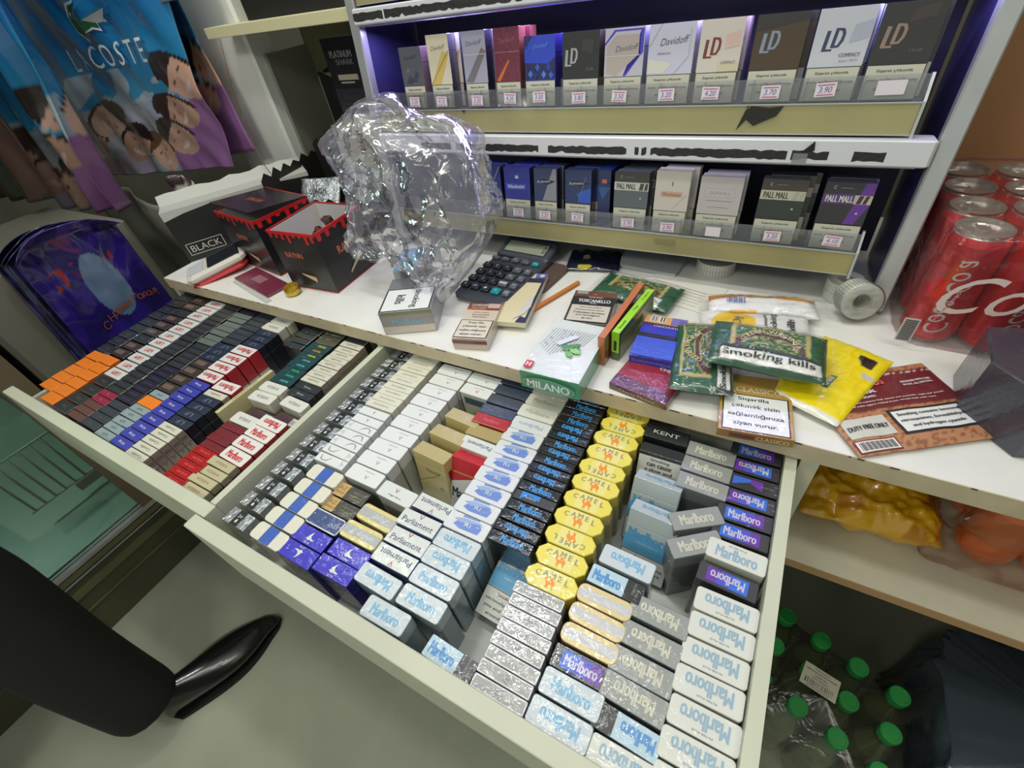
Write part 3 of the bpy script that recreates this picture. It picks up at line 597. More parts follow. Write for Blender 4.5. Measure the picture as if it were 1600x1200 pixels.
for (h0, h1, hp, xe) in ((.047, .079, .0785, .497), (.219, .253, .2535, .5035), (.402, .436, .4365, .50)):
    t = MB(); t.rbox(-.298, xe, -.0012, .0012, h0, h1, mgold, .0004)
    t.box(-.298, xe, -.0028, .0012, h1-.0016, h1, malu); t.box(-.298, xe, -.0022, .0012, h0, h0+.0012, malu)
    o = t.obj('tray_fascia', rack); o['label'] = 'olive-gold front strip'
    t = MB(); t.box(-.298, xe, .0015, .145, hp-.004, hp-.0005, M('tray_floor', C(70, 70, 84), .4)); t.obj('tray_floor', rack)
    t = MB(); t.prism([(-.006, h0-.003), (.0, h0-.003), (.010, h1+.004), (.016, h1+.020), (.012, h1+.026), (.008, h1+.026), (-.004, h1)], 0, .003, malu, malu, 0, Matrix(((0, 0, 1, xe), (1, 0, 0, 0), (0, 1, 0, 0), (0, 0, 0, 1)))); t.obj('tray_cheek', rack)
    if h0 < .3:
        t = MB(); t.box(-.297, xe-.001, -.0015, -.0007, hp+.0002, hp+.0255, mlip)
        for x in span(-.245, xe-.06, 13): t.box(x-.001, x+.001, -.0006, .0010, hp, hp+.025, mlip)
        o = t.obj('acrylic_lip', rack); o['label'] = 'clear plastic lip holding the price stickers'
m_ = M('scrape_black', C(36, 34, 30), .7)
for P_, q_ in (([(.318, -.0036, .2235), (.328, -.0036, .236), (.338, -.0036, .229), (.345, -.0036, .2325), (.362, -.0036, .240), (.368, -.0036, .2505), (.352, -.0036, .249), (.327, -.0036, .2515)], m_), ([(.330, -.0037, .2505), (.3255, -.0037, .246), (.331, -.0037, .2525)], M('yellow_green_bit', C(190, 196, 60), .5)), ([(-.112, -.0036, .2505), (-.106, -.0036, .252), (-.108, -.0036, .247)], m_), ([(-.128, -.0036, .243), (-.126, -.0036, .227), (-.123, -.0036, .224), (-.125, -.0036, .234)], m_)):
    t = MB(); t.face(P_, q_); t.obj('scrape_mark', rack)
t = MB(); t.box(.23, .262, -.0034, -.0029, .0645, .0695, M('smudge', C(140, 130, 90), .5)); t.obj('smudge_mark', rack)
# packs on show
def dkind(nm, w, h, col, D, side=None, warnh=34, lid=22, top=None):
    side = side or K(40, 40, 60)
    a = w/2; D = list(D)
    D += [('r', 'front', -a+.2, .3, a-.2, warnh, INK), ('r', 'front', -a+1, 1.1, a-1, warnh-.8, K(206, 203, 186))]
    for i, l in enumerate(('Siqaret çəkmək', 'sizin sağlamlığınıza', 'ziyan vurur')): D.append(('t', 'front', l, 0, warnh-6-i*8.5, 3.6, K(70, 66, 64), [w*.62, w*.86, w*.52][i], 0, .004))
    D = [('r', 'front', -a+.05, warnh, a-.05, h-.1, col)] + D
    kind(nm, nm, w, 21.5, h, side, top or col, D, 's', lid=lid, lidside=side)
def script(t, v, h, m, w, u=0): return ('t', 'front', t, u, v, h, m, w, 4, 0, .35)
def fl(t, v, h, m, w, u=0, bold=.004): return ('t', 'front', t, u, v, h, m, w, 0, bold)
F_ = lambda pts, m: ('p', 'front', pts, m)
GRY = K(120, 120, 140)
ld = lambda m, u=-8, v=62: [F_([(u-9, v-9), (u-5, v-9), (u-3.6, v+8), (u-7.4, v+8)], m), F_([(u-9, v-11), (u+1, v-11), (u+1.2, v-9), (u-9, v-9)], m), F_([(u-1, v-8), (u+2.4, v-8), (u+4, v+10), (u+.6, v+10)], m), F_([(u+2.4, v-8), (u+7, v-7.6), (u+10.4, v-2), (u+11, v+5), (u+9, v+9.4), (u+4, v+10), (u+3.8, v+8), (u+7, v+7), (u+8, v+4), (u+7.4, v-1), (u+5.4, v-5.4), (u+2.6, v-6)], m)]
UP = [
 ('dark grey slim pack with geometric print', .0, dict(w=46, h=88, col=K(96, 98, 108), D=[script('Davidoff', 74, 5, K(60, 60, 70), 26), F_([(-16, 38), (-6, 50), (4, 40), (-6, 36)], K(70, 74, 84)), F_([(0, 44), (8, 56), (14, 50), (6, 38)], K(74, 78, 88)), F_([(-14, 52), (-8, 60), (-4, 56)], K(120, 124, 134))], side=K(150, 120, 130))),
 ('tall cream pack with yellow diagonal', 0, dict(w=43, h=101, col=K(224, 214, 190), D=[script('Davidoff', 84, 6, K(90, 84, 84), 26), F_([(-20, 34.5), (-2, 34.5), (20, 74), (8, 80)], K(216, 190, 110)), F_([(-20, 36), (-20, 34.5), (20, 78), (19, 79)], K(150, 130, 60))], side=K(70, 70, 80))),
 ('tall silver-lilac pack with grey diagonal', 0, dict(w=43, h=101, col=K(170, 168, 190), D=[script('Davidoff', 86, 6, K(80, 80, 100), 28), F_([(-20, 36), (-6, 34.5), (21, 74), (14, 80)], K(124, 116, 124)), ('r', 'front', -20, 71, 21, 71.8, OFF)], side=K(40, 40, 60))),
 ('tall burgundy pack with copper glow', 0, dict(w=44, h=101, col=K(116, 44, 66), D=[script('Davidoff', 86, 6, K(150, 84, 100), 28), F_([(-20, 36), (-14, 34.5), (4, 60), (2, 62)], K(204, 110, 50)), ('r', 'front', -20, 71, 21, 71.8, K(176, 120, 136))], side=K(130, 70, 60))),
 ('vivid blue pack with diamond facets', 0, dict(w=50, h=88, col=K(40, 70, 206), D=[F_([(-25, 70), (-25, 88), (-10, 88)], K(36, 30, 110)), F_([(-25, 35), (25, 35), (25, 62), (14, 54), (-25, 56)], K(24, 30, 90))] + [F_([(x, y), (x+4, y+5), (x+8, y), (x+4, y-5)], K(*c_)) for x, y, c_ in ((-20, 42, (60, 120, 220)), (-8, 50, (46, 92, 200)), (2, 41, (70, 130, 230)), (10, 50, (30, 60, 170)), (-12, 40, (20, 40, 120)), (14, 40, (50, 100, 210)))] + [('t', 'front', 'Davidoff', 2, 76, 5, K(110, 150, 240), 24, 4, 0, .35)], side=K(44, 40, 120))),
 ('black pack with pale LD monogram at left', 0, dict(w=55, h=88, col=K(34, 34, 36), D=ld(K(170, 170, 176), -15, 60)+[fl('CLUB', 45, 3, K(110, 106, 110), 11, 14), F_([(2, 66), (18, 62), (20, 78), (4, 80)], K(54, 52, 46))], side=K(60, 48, 40))),
 ('silver pack with blue outline corner', 0, dict(w=54, h=88, col=K(196, 192, 206), D=[F_([(-27, 72), (-14, 86), (26, 86), (26, 60), (0, 34.5), (4, 34.5), (22, 56), (22, 84), (-12, 84), (-27, 69)], K(66, 60, 196)), F_([(-24, 38), (-10, 35), (20, 58), (20, 80), (-12, 80), (-24, 68)], K(186, 172, 168)), script('Davidoff', 66, 6.6, K(90, 84, 110), 30, 4), ('r', 'front', -26, 57, 22, 57.8, OFF)], side=K(170, 168, 190))),
 ('white-lilac pack with grey script', 0, dict(w=58, h=88, col=K(206, 204, 226), D=[F_([(-28, 66), (-14, 88), (-12.6, 88), (-27, 64)], K(160, 176, 186)), F_([(6, 34.5), (8, 34.5), (24, 52), (24, 82), (23, 82), (23, 53)], K(176, 176, 176)), F_([(-28, 36), (-8, 35), (4, 46), (-28, 52)], K(220, 216, 206)), script('Davidoff', 70, 7.6, K(80, 76, 104), 34, 4), fl('REACH', 57, 2, K(110, 110, 130), 16, -8)], side=K(176, 178, 184))),
 ('cream pack with rust-red LD monogram', 0, dict(w=50, h=88, col=K(218, 208, 200), D=ld(K(124, 48, 30), -10, 60)+[F_([(0, 44), (24, 44), (24, 34.5), (0, 34.5)], K(214, 202, 172)), F_([(6, 58), (22, 60), (22, 76), (6, 72)], K(222, 190, 180)), fl('COMPACT', 44, 3, K(150, 140, 130), 17, 12)], side=K(170, 150, 160))),
 ('glossy brown-black pack reflecting amber', 0, dict(w=54, h=88, col=K(74, 54, 30), D=ld(K(140, 150, 176), -10, 62)+[F_([(-27, 72), (27, 80), (27, 88), (-27, 88)], K(44, 38, 40))], side=K(70, 40, 50))),
 ('white pack with navy LD monogram', 0, dict(w=54, h=88, col=K(204, 206, 218), D=ld(K(56, 56, 96), -8, 60)+[F_([(8, 56), (26, 60), (26, 76), (10, 72)], K(180, 184, 204)), fl('COMPACT', 45, 3.4, K(104, 106, 116), 20, 12), ('t', 'front', 'Super Slims', 12, 39.5, 2.6, K(130, 130, 140), 18, 3, 0, .3)], side=K(150, 170, 190))),
 ('black pack with bronze LD monogram, last at right', 0, dict(w=54, h=88, col=K(46, 42, 44), D=ld(K(156, 130, 116), -12, 60)+[F_([(-2, 70), (20, 74), (20, 86), (0, 82)], K(66, 52, 50)), fl('CLUB', 46, 3, K(100, 92, 92), 12, 12)], side=K(30, 30, 36)))]
UX = [-.2085, -.1495, -.0805, -.0225, .0325, .0965, .1590, .2210, .2810, .3455, .4085, .4680]
win = lambda c_, m, tc: [('p', 'front', [(-3, 68), (-3, 74), (-1, 71), (0, 75), (1, 71), (3, 74), (3, 68)], OFF), ('r', 'front', -22, 50, 18, 60, c_), ('t', 'front', 'Winchester', -2, 55, 6.4, tc, 34, 3, .004)]
pm = lambda c1, m, tc: [('r', 'front', -27, 60, 27, 72, c1), fl('PALL MALL', 66, 8, tc, 30, -8, .006), F_([(12, 61), (18, 61), (20, 71), (14, 71)], m), F_([(20, 61), (25, 61), (26, 71), (22, 71)], m), F_([(14, 48), (17, 48), (15.5, 51)], OFF), ('t', 'front', 'C', -16, 80, 4, OFF, 3), ('r', 'front', -10, 79, 4, 80, GRY)]
LO = [
 ('blue pack with white diagonal line, half behind the plastic bag', 0, dict(w=54, h=86, col=K(44, 52, 136), D=win(K(190, 196, 214), 0, K(70, 80, 140))+[F_([(-4, 35), (-3, 35), (26, 86), (25, 86)], K(190, 196, 220))])),
 ('royal blue pack with white crest', 0, dict(w=51, h=86, col=K(48, 56, 160), D=win(K(60, 84, 206), 0, K(214, 220, 240)))),
 ('navy-grey pack with silver wedge', 0, dict(w=43, h=86, col=K(56, 68, 110), D=[F_([(-6, 35), (20, 35), (20, 86), (14, 86)], K(150, 148, 160)), F_([(-19, 66), (-5, 70), (19, 67), (5, 61)], K(30, 36, 60)), script('Rothmans', 66, 4, OFF, 24, -3)])),
 ('navy pack with bright blue lower corner', 0, dict(w=46, h=86, col=K(40, 56, 104), D=[F_([(-2, 50), (22, 60), (22, 36), (4, 36)], K(36, 92, 196)), F_([(-20, 66), (-5, 70), (20, 67), (5, 61)], K(24, 30, 56)), script('Rothmans', 66, 4, OFF, 24, -3), F_([(0, 35), (1, 35), (14, 76), (13, 76)], K(110, 120, 150))])),
 ('charcoal pack with grey barcode band', 0, dict(w=54, h=86, col=K(96, 104, 110), D=[('r', 'front', -27, 72, 27, 86, K(66, 58, 54))]+pm(K(206, 206, 200), K(70, 70, 70), K(60, 60, 60)))),
 ('cream pack with coral nameplate', 0, dict(w=50, h=91, col=K(214, 206, 198), D=[('r', 'front', -16, 54, 16, 62, K(214, 170, 146)), ('t', 'front', 'Winchester', 0, 58, 5, K(110, 70, 60), 28), ('r', 'front', -1, 70, 1, 76, K(130, 120, 120)), F_([(2, 36), (3, 36), (22, 58), (22, 60)], K(196, 180, 160))], side=K(190, 182, 170))),
 ('pale grey-white pack with thin framed name', 0, dict(w=57, h=86, col=K(198, 190, 192), D=[('r', 'front', -20, 58, 20, 70, K(176, 170, 176)), ('r', 'front', -19.4, 58.6, 19.4, 69.4, K(200, 193, 196)), ('t', 'front', 'DUNHILL', 0, 64, 4, K(160, 140, 150), 28), ('r', 'front', -18, 53, 18, 53.5, GRY), ('r', 'front', -14, 44, 14, 44.4, GRY)], side=K(130, 128, 120))),
 ('dark green-black pack with cream band', 0, dict(w=55, h=86, col=K(42, 50, 44), D=[('r', 'front', -27, 72, 27, 86, K(70, 56, 46))]+pm(K(196, 192, 172), K(180, 176, 160), K(60, 60, 54)), side=K(80, 66, 54))),
 ('black pack with purple stripe', 0, dict(w=54, h=86, col=K(42, 40, 44), D=[F_([(4, 35), (16, 35), (27, 60), (27, 88-2), (16, 86), (10, 60)], K(104, 44, 160))]+pm(K(92, 44, 130), K(196, 190, 170), OFF)+[('r', 'front', 8, 60.5, 27, 71.5, K(196, 190, 166)), F_([(11, 61), (16, 61), (18, 71), (13, 71)], K(70, 20, 80)), F_([(18, 61), (22, 61), (24, 71), (20, 71)], K(70, 20, 80))]))]
LX = [-.0780, -.0185, .0365, .0955, .1840, .2460, .3135, .3925, .4660]
PRICE = ['3.20', '4.10', '3.20', '4.20', '3.50', '3.80', '3.50', '3.20', '4.20', '3.70', '3.90', '']
mstk = M('sticker_white', C(226, 216, 226), .5); mstr = M('sticker_red_line', C(196, 90, 130), .5); mpen = M('pen_ink', C(110, 110, 170), .5)
def sticker(x, h, t, rz, w=.019, hh=.014):
    b = MB(); c_, s_ = math.cos(rz), math.sin(rz)
    pl = lambda u, v, e=0: (x+u*c_-v*s_, -.0019-e, h+u*s_+v*c_)
    a, d = w/2, hh/2
    b.face([pl(-a, -d), pl(a, -d), pl(a, d), pl(-a, d)], mstk); b.face([pl(-a, -d, -.0003), pl(-a, d, -.0003), pl(a, d, -.0003), pl(a, -d, -.0003)], mstk)
    if t:
        b.face([pl(-a*.8, d*.6, .0002), pl(a*.8, d*.6, .0002), pl(a*.8, d*.75, .0002), pl(-a*.8, d*.75, .0002)], mstr)
        b.face([pl(-a*.8, -d*.8, .0002), pl(a*.8, -d*.8, .0002), pl(a*.8, -d*.66, .0002), pl(-a*.8, -d*.66, .0002)], mstr)
        b.text(t, lambda u, v: pl(u, v, .0003), hh*.42, mpen, w=w*.62, shear=.2)
    b.obj('price_sticker', rack)
for tier, X_, L_, hp, dd in (('upper', UX, UP, .2537, .0035), ('lower', LX, LO, .0787, .0035)):
    for i, (look, _, kw) in enumerate(L_):
        nm = tier+str(i); dkind(nm, **kw)
        for q in range(2 if i % 3 != 1 else 3):
            p_ = rack.matrix_basis @ Vector((X_[i]+(.003+.004*(i % 2))*q, dd+.011+.0222*q, hp))
            pos = Matrix.Translation((0, .2805, .0035)) @ Matrix.Rotation(-LEAN, 4, 'X') @ Vector((X_[i]+(.003+.004*(i % 2))*q, dd+.011+.0222*q, hp+.0003))
            o = pack(nm, pos.x, pos.y, pos.z, rnd.uniform(-.01, .01) if q else 0, -LEAN, label=(look+', '+tier+' tier of the display') if q == 0 else 'pack in the '+tier+' tier directly behind the '+look.split(',')[0], group='packs on the '+tier+' tier of the display')
        if i < 12: sticker(X_[i]+rnd.uniform(-.003, .004), hp+.0125+rnd.uniform(-.002, .001), PRICE[(i+(0 if tier == 'upper' else 5)) % 12] if not (tier == 'upper' and i == 11) else '', rnd.uniform(-.06, .06), .021 if i != 11 else .027)
pos = rack.matrix_basis
P_ = Matrix.Translation((0, .2805, .0035)) @ Matrix.Rotation(-LEAN, 4, 'X') @ Vector((.137, .040, .0790))
kind('spine', 'x', 21, 54, 86, K(30, 44, 100), K(30, 60, 130), [('r', 'front', -7, 55, 7, 74, K(30, 50, 110)), ('r', 'front', -4, 66, 4, 72, K(206, 120, 80)), F_([(-10, 60), (-2, 40), (10, 60)], K(30, 90, 150))], 's')
pack('spine', *P_, 0, -LEAN, label='navy pack turned edge-on between navy and charcoal packs, lower tier', group='packs on the lower tier of the display')

# ------------------------------------------------------------------ things lying on the counter
def carton(name, label, cat, c, w, d, h, rz, side, top, D=(), corner='c', r=.8, rx=0, ry=0, ch=.4, z=0.0004):
    pts = outline(w/1e3, d/1e3, corner, r/1e3); b = MB(); b.prism(pts, 0, h/1e3, side, top, ch/1e3)
    body = [q for q in D if q[0] != 'part']
    decals(b, body, w/1e3, d/1e3, h/1e3)
    o = b.obj(name, None, (c[0], c[1], z), (R(rx), R(ry), R(rz))); return tag(o, label, cat)
def T(t, u, v, h, m, w, rot=0, face='top', bold=.004, shear=0): return ('t', face, t, u, v, h, m, w, rot, bold, shear)
def Rr(u0, v0, u1, v1, m, face='top'): return ('r', face, u0, v0, u1, v1, m)
def barcode(u0, v0, u1, v1, face='top', n=22, seed=1, m=INK):
    r = random.Random(seed); D = [Rr(u0, v0, u1, v1, OFF, face)]; w = (u1-u0)/n
    for i in range(1, n-1):
        if r.random() < .6: D.append(Rr(u0+i*w, v0+1, u0+i*w+w*r.choice((.4, .7, .95)), v1-.6, m, face))
    return D
mgs = M('silver_card', C(150, 152, 156), .3, .5, .8)
mgw = K(232, 233, 232)
# big silver box, lid end open, 'Smoking kills'
c1 = carton('cigarette_carton', 'large silver box with a Smoking kills label turned sideways', 'cigarette box', (-.112, .068), 88, 104, 43, 26, mgs, mgs,
    [Rr(-43, -51, 41, 16, INK), Rr(-40.5, -48.5, 38.5, 13.5, mgw), T('Smoking', 12, -17, 15, INK, 52, -90), T('kills', -14, -17, 15, INK, 26, -90),
     Rr(-43, 1, 43, 15, K(206, 190, 176), 'front'), Rr(-43, 15, 43, 36, K(150, 144, 140), 'front'), Rr(-40, 36, 42, 42, K(130, 126, 84), 'front'), T(MB_, 2, 23, 13, K(120, 170, 196), 54, 0, 'front')], 's')
carton('cigarette_carton', 'pale blue and silver box behind the sideways Smoking kills label, under the plastic bag', 'cigarette box', (-.172, .166), 72, 84, 47, 26, mgs, mgs,
    [('p', 'top', [(-36, -42), (4, -42), (10, 42), (-36, 42)], K(122, 178, 216)), T('00', 6, -26, 14, OFF, 24, -90), Rr(-36, -1, 36, 20, K(40, 60, 130), 'front')], 's')
carton('rolling_tobacco_box', 'cream pack with orange-brown top and Azeri health warning', 'cigarette box', (.021, .062), 56, 94, 22, 14, K(196, 178, 160), K(208, 194, 172),
    [Rr(-27.6, 27, 27.6, 46.6, K(130, 66, 50)), Rr(-27.6, 27, 4, 31, K(196, 96, 50)), Rr(6, 33, 26, 45, K(206, 180, 160)), T('DAVIDOFF', -8, 40, 6, OFF, 28), T('MINI CIGARS', -8, 33, 3, OFF, 24), T('Sumatra wrapper', 0, 20, 3, K(140, 110, 90), 26), T('finest leaf blend', 0, 14, 3, K(140, 110, 90), 28), T('selected tobacco', 0, 8, 3, K(140, 110, 90), 24),
     Rr(-27, -46, 27, -1, K(70, 40, 40)), Rr(-25.4, -44.4, 25.4, -2.6, K(214, 206, 180)), T('Siqarilla', 0, -8.5, 6, INK, 26), T('çəkmək sizin', 0, -18, 6, INK, 38), T('sağlamlığınıza', 0, -28, 6, INK, 44), T('ziyan vurur.', 0, -38, 6, INK, 36), Rr(-27.8, 12, 27.8, 18, K(110, 50, 50), 'front')], 's')
# calculator
mcb = M('calculator_grey', C(70, 74, 84), .35, mott=.05); mck = M('key_black', C(38, 42, 52), .3); mcg = M('key_grey', C(96, 100, 112), .3); mct = M('key_teal', C(20, 160, 170), .3)
calc = thing('calculator', 'dark grey desk calculator with teal keys beside the plastic bag', 'calculator', (-.010, .220, .001), (R(1), 0, R(-4)))
b = MB(); b.rbox(-.056, .056, -.098, .092, .004, .018, mcb, .007)
b.text('Dual Power', lambda u, v: (.004+u, .040+v, .0183), .005, K(150, 154, 160), w=.030); b.obj('body', calc)
b = MB(); X = Matrix.Translation((0, .068, .019)) @ Matrix.Rotation(R(12), 4, 'X'); b.rbox(-.056, .056, -.026, .028, -.004, .007, mcb, .005, X); sc = b.obj('screen_housing', calc)
b = MB(); b.box(-.043, .043, -.014, .014, .0071, .0078, M('lcd_green_grey', C(150, 158, 138), .25), X); b.box(-.045, .045, -.016, .016, .0069, .0073, mck, X)
b.text('0', lambda u, v: X @ Vector((.038+u, v, .0081)), .018, K(40, 46, 40), w=.006); o = b.obj('screen', sc); o['label'] = 'grey-green screen reading 0'
b = MB(); b.box(-.050, -.014, .036, .045, .0181, .0188, K(40, 30, 36)); b.obj('solar_cell', calc)
keys = [['M-', 'M+', 'MR', '√', 'ON'], ['7', '8', '9', '÷', '%'], ['4', '5', '6', '×', 'C'], ['1', '2', '3', '-', 'M'], ['0', '00', '.', '+', '=']]
for j, rw in enumerate(keys):
    for i, t in enumerate(rw):
        x = -.044+.0215*i; y = .022-.0235*j if j else .026
        m = mct if (t in ('ON', '+') ) else (mck if (t.isdigit() or t == '.') and j else mcg)
        w, h = (.0085, .0075) if j else (.0080, .0045)
        if i == 4: w = .0065
        b = MB(); b.rbox(-w, w, -h, h, 0, .0055, m, .0022); b.text(t, lambda u, v: (u, v, .0058), .006 if j else .0035, mwht, bold=.0)
        o = b.obj('key', calc, (x, y, .0182))
        if m is mct: o['label'] = 'teal key'
carton('wallet', 'brown leather wallet under the calculator and the notepad', 'wallet', (.048, .236), 62, 96, 7, -8, M('brown_leather', C(92, 76, 70), .5, bump=.2, bs=200), M('brown_leather'), [], 'r', 14)
nb = carton('notepad', 'cream paper notepad with torn navy cover between calculator and pencil', 'notepad', (.055, .150), 50, 145, 9, 11, K(214, 206, 176, .1, .6), K(222, 210, 170, .2),
    [Rr(-25, 44, 25, 72.5, K(40, 40, 78)), Rr(-25, 58, 25, 72.5, K(224, 206, 190))]+barcode(-20, 60, -2, 70)+[Rr(6, 58, 25, 72.5, K(100, 96, 190)), ('p', 'top', [(17+4.6*math.cos(t/12*2*PI), 65+4.6*math.sin(t/12*2*PI)) for t in range(12)], OFF),
     ('p', 'top', [(25, 44), (21, 44), (21, -60), (12, -56), (8, -72.4), (25, -72.4)], K(46, 44, 80)), ('p', 'top', [(20, 5), (9, -10), (13, -20), (4, -36), (8, -50), (0, -66), (16, -50), (22, -30)], K(214, 210, 206))], 's', z=.0082)
b = MB(); hexo = [(.0038*math.cos(k*PI/3), .0038*math.sin(k*PI/3)) for k in range(6)]
X = Matrix.Rotation(R(90), 4, 'Y'); wood = M('orange_pencil_paint', C(206, 122, 48), .35)
b.prism(hexo, -.055, .055, wood, wood, 0, X)
tag(b.obj('pencil', None, (.098, .185, .0045), (0, 0, R(68))), 'short orange pencil lying half under the cream notepad', 'pencil')
carton('cigarillo_pack', 'brown and black pack named Toscanello-style in white letters', 'cigarillo pack', (.175, .150), 68, 86, 21, 9, K(120, 126, 128), K(64, 50, 46),
    [Rr(-34, 22, 34, 42.6, K(110, 62, 44)), Rr(-30, 34, -12, 42, K(150, 160, 150)), Rr(-34, 6, 34, 27, K(34, 28, 30)), T('TOSCANELLO', 2, 15, 8, mgw, 50), T('TOSCANO', 2, 25, 4, K(206, 196, 180), 22), ('p', 'top', [(-5, 31), (0, 35), (5, 31), (0, 33)], K(220, 150, 60)), T('MOKA', 2, 8, 2.6, mgw, 10),
     Rr(-31, -40, 31, 3, INK), Rr(-30, -39, 30, 2, K(212, 204, 190)), T('Il fumo può uccidere', 0, -3.5, 4, INK, 34), T('Fumare provoca tumori', 0, -10.5, 4, INK, 44), T('Ti informiamo che il fumo', 0, -17.5, 4, INK, 48), T('può danneggiare', 0, -24.5, 4, INK, 36), T('gli altri', 0, -32, 4, INK, 16)], 's')['label'] = 'brown-topped cigarillo pack with white capital name behind the green-ended mint box'
mil = K(70, 150, 110)
D = [Rr(-41, -60, 41, 60, K(214, 220, 214))]
for i in range(15): u = -39+i*4.2; D.append(('p', 'top', [(u, -20+abs(i-5)*3.2), (u+.7, -20+abs(i-5)*3.2), (u+9, 40), (u+8.3, 40)], K(110, 112, 116)))
for i in range(26):
    r_ = random.Random(i); u, v = r_.gauss(-10, 11), r_.gauss(8, 11); a = r_.uniform(0, PI); l = r_.uniform(5, 13)
    D.append(('p', 'top', [(u, v), (u+l*math.cos(a), v+l*math.sin(a)), (u+l*math.cos(a)+.9, v+l*math.sin(a)+.9)], K(126, 156, 206)))
D += [('p', 'top', [(-18, 4), (-10, 0), (10, 24), (2, 28)], K(214, 222, 228))]
for (u, v, a, l, s_) in ((4, -4, 10, 18, 5), (-2, -8, 60, 14, 5), (6, -2, -20, 20, 5.5), (0, -6, 100, 12, 5), (4, -8, -45, 16, 4.5), (2, -2, 35, 20, 5)):
    ca, sa = math.cos(R(a)), math.sin(R(a)); D.append(('p', 'top', [(u+x*ca-y*sa, v+x*sa+y*ca) for x, y in ((0, 0), (l*.3, s_), (l*.7, s_*.8), (l, 0), (l*.7, -s_*.8), (l*.3, -s_))], K(*rnd.choice(((96, 170, 60), (130, 200, 90), (60, 130, 50))))))
D += [Rr(-39, -42-14, -28, -42, K(196, 50, 54)), T('H', -33.5, -49, 8, mgw, 6, 0), T('MILANO', 0, 15, 13, mgw, 62, 0, 'front'), ('p', 'front', [(x*37, 15+y*11.5) for x, y in [(math.cos(t/28*2*PI), math.sin(t/28*2*PI)) for t in range(28)]], K(206, 216, 206)), ('p', 'front', [(x*36.4, 15+y*11) for x, y in [(math.cos(t/28*2*PI), math.sin(t/28*2*PI)) for t in range(28)]], mil), T('MILANO', 0, 15, 13, mgw, 60, 0, 'front')]
carton('cigarette_carton', 'white box with green end and mint leaf picture jutting over the counter edge', 'cigarette box', (.184, .034), 84, 122, 30, 1, mil, K(222, 226, 220), D, 's')
# thin boxes standing on edge
carton('cigarillo_box', 'thin rust-orange box standing on its long edge beside the green one', 'cigarillo box', (.2335, .1225), 10, 146, 48, -4, K(120, 60, 30), K(196, 112, 62), [Rr(-4.9, 0, 4.9, 48, K(190, 104, 56), 'front'), Rr(-60, 4, 60, 44, K(90, 50, 34), 'right')], 's')
carton('cigarillo_box', 'thin lime-green box standing on edge between rust and blue boxes', 'cigarillo box', (.2495, .1235), 11.4, 116, 48, -7, K(70, 90, 20), K(156, 220, 24),
    [T('Tropical', 0, 38, 4, K(70, 130, 10), 22, 90), T('7up', 0, 5, 5, K(60, 120, 10), 12, 90), T('Smooth', 0, -38, 4, K(70, 130, 10), 20, 90), Rr(-5.6, 14, 5.6, 48, K(150, 214, 24), 'front'), Rr(-2, 17, 2, 34, K(30, 40, 16), 'front'), Rr(-56, 2, 56, 42, K(110, 120, 40), 'right')], 's')
carton('cigarillo_box', 'maroon-red flat box under the blue box near the counter edge', 'cigarillo box', (.300, .044), 78, 84, 11, -10, K(100, 60, 60), K(150, 32, 48), [Rr(-39, -42, 39, -22, K(90, 40, 50)), T('CHERIE', 18, 14, 5, mgw, 26), T('Cherry Flavour', 0, 5, 5, K(206, 180, 180), 50, 0, 'front')], 's')
carton('cigarillo_box', 'cobalt blue box with orange back label lying between the lime box and green pouch', 'cigarillo box', (.292, .104), 58, 92, 14, 2, K(40, 50, 170), K(44, 52, 190),
    [Rr(-29, 24, 29, 46, K(222, 160, 100))]+barcode(-22, 32, 0, 44, seed=4)+[Rr(8, 30, 28, 45, K(120, 110, 190)), Rr(-29, 24, 29, 27, K(30, 26, 60)), T('CHOCOLATE', 4, 21, 4, K(206, 196, 230), 34), Rr(-29, -5, 29, 3, K(22, 24, 40)), T('SELECTA', 0, -14, 4, K(130, 150, 226), 30), Rr(26, -46, 29, 24, K(30, 24, 60)), T('ALL CHOCOLATE CIGARILLOS', 0, 7, 3, K(120, 136, 220), 50, 0, 'front'), Rr(-29, -46, 26, -6, K(48, 84, 206))], 's', z=.0118, rx=1)
carton('cigarillo_box', 'gold box with a large Azeri warning label overhanging the counter edge', 'cigarillo box', (.424, .032), 77, 96, 12, 8, K(150, 110, 50), K(186, 146, 70),
    [T('CLASSICO', 4, 22, 8, K(214, 206, 180), 50, 0), Rr(-35, -46, 35, 13, INK), Rr(-33.5, -44.5, 33.5, 11.5, mgw), T('Siqarilla', -2, 5, 7, INK, 33), T('çəkmək sizin', 0, -7, 7, INK, 50), T('sağlamlığınıza', 0, -21, 7.5, INK, 58), T('ziyan vurur.', 0, -35, 7, INK, 46), T('CLASSICO', 18, 6, 6, K(214, 196, 150), 32, 0, 'front'), Rr(-26, 3, 0, 8, K(110, 60, 40), 'front')], 's')

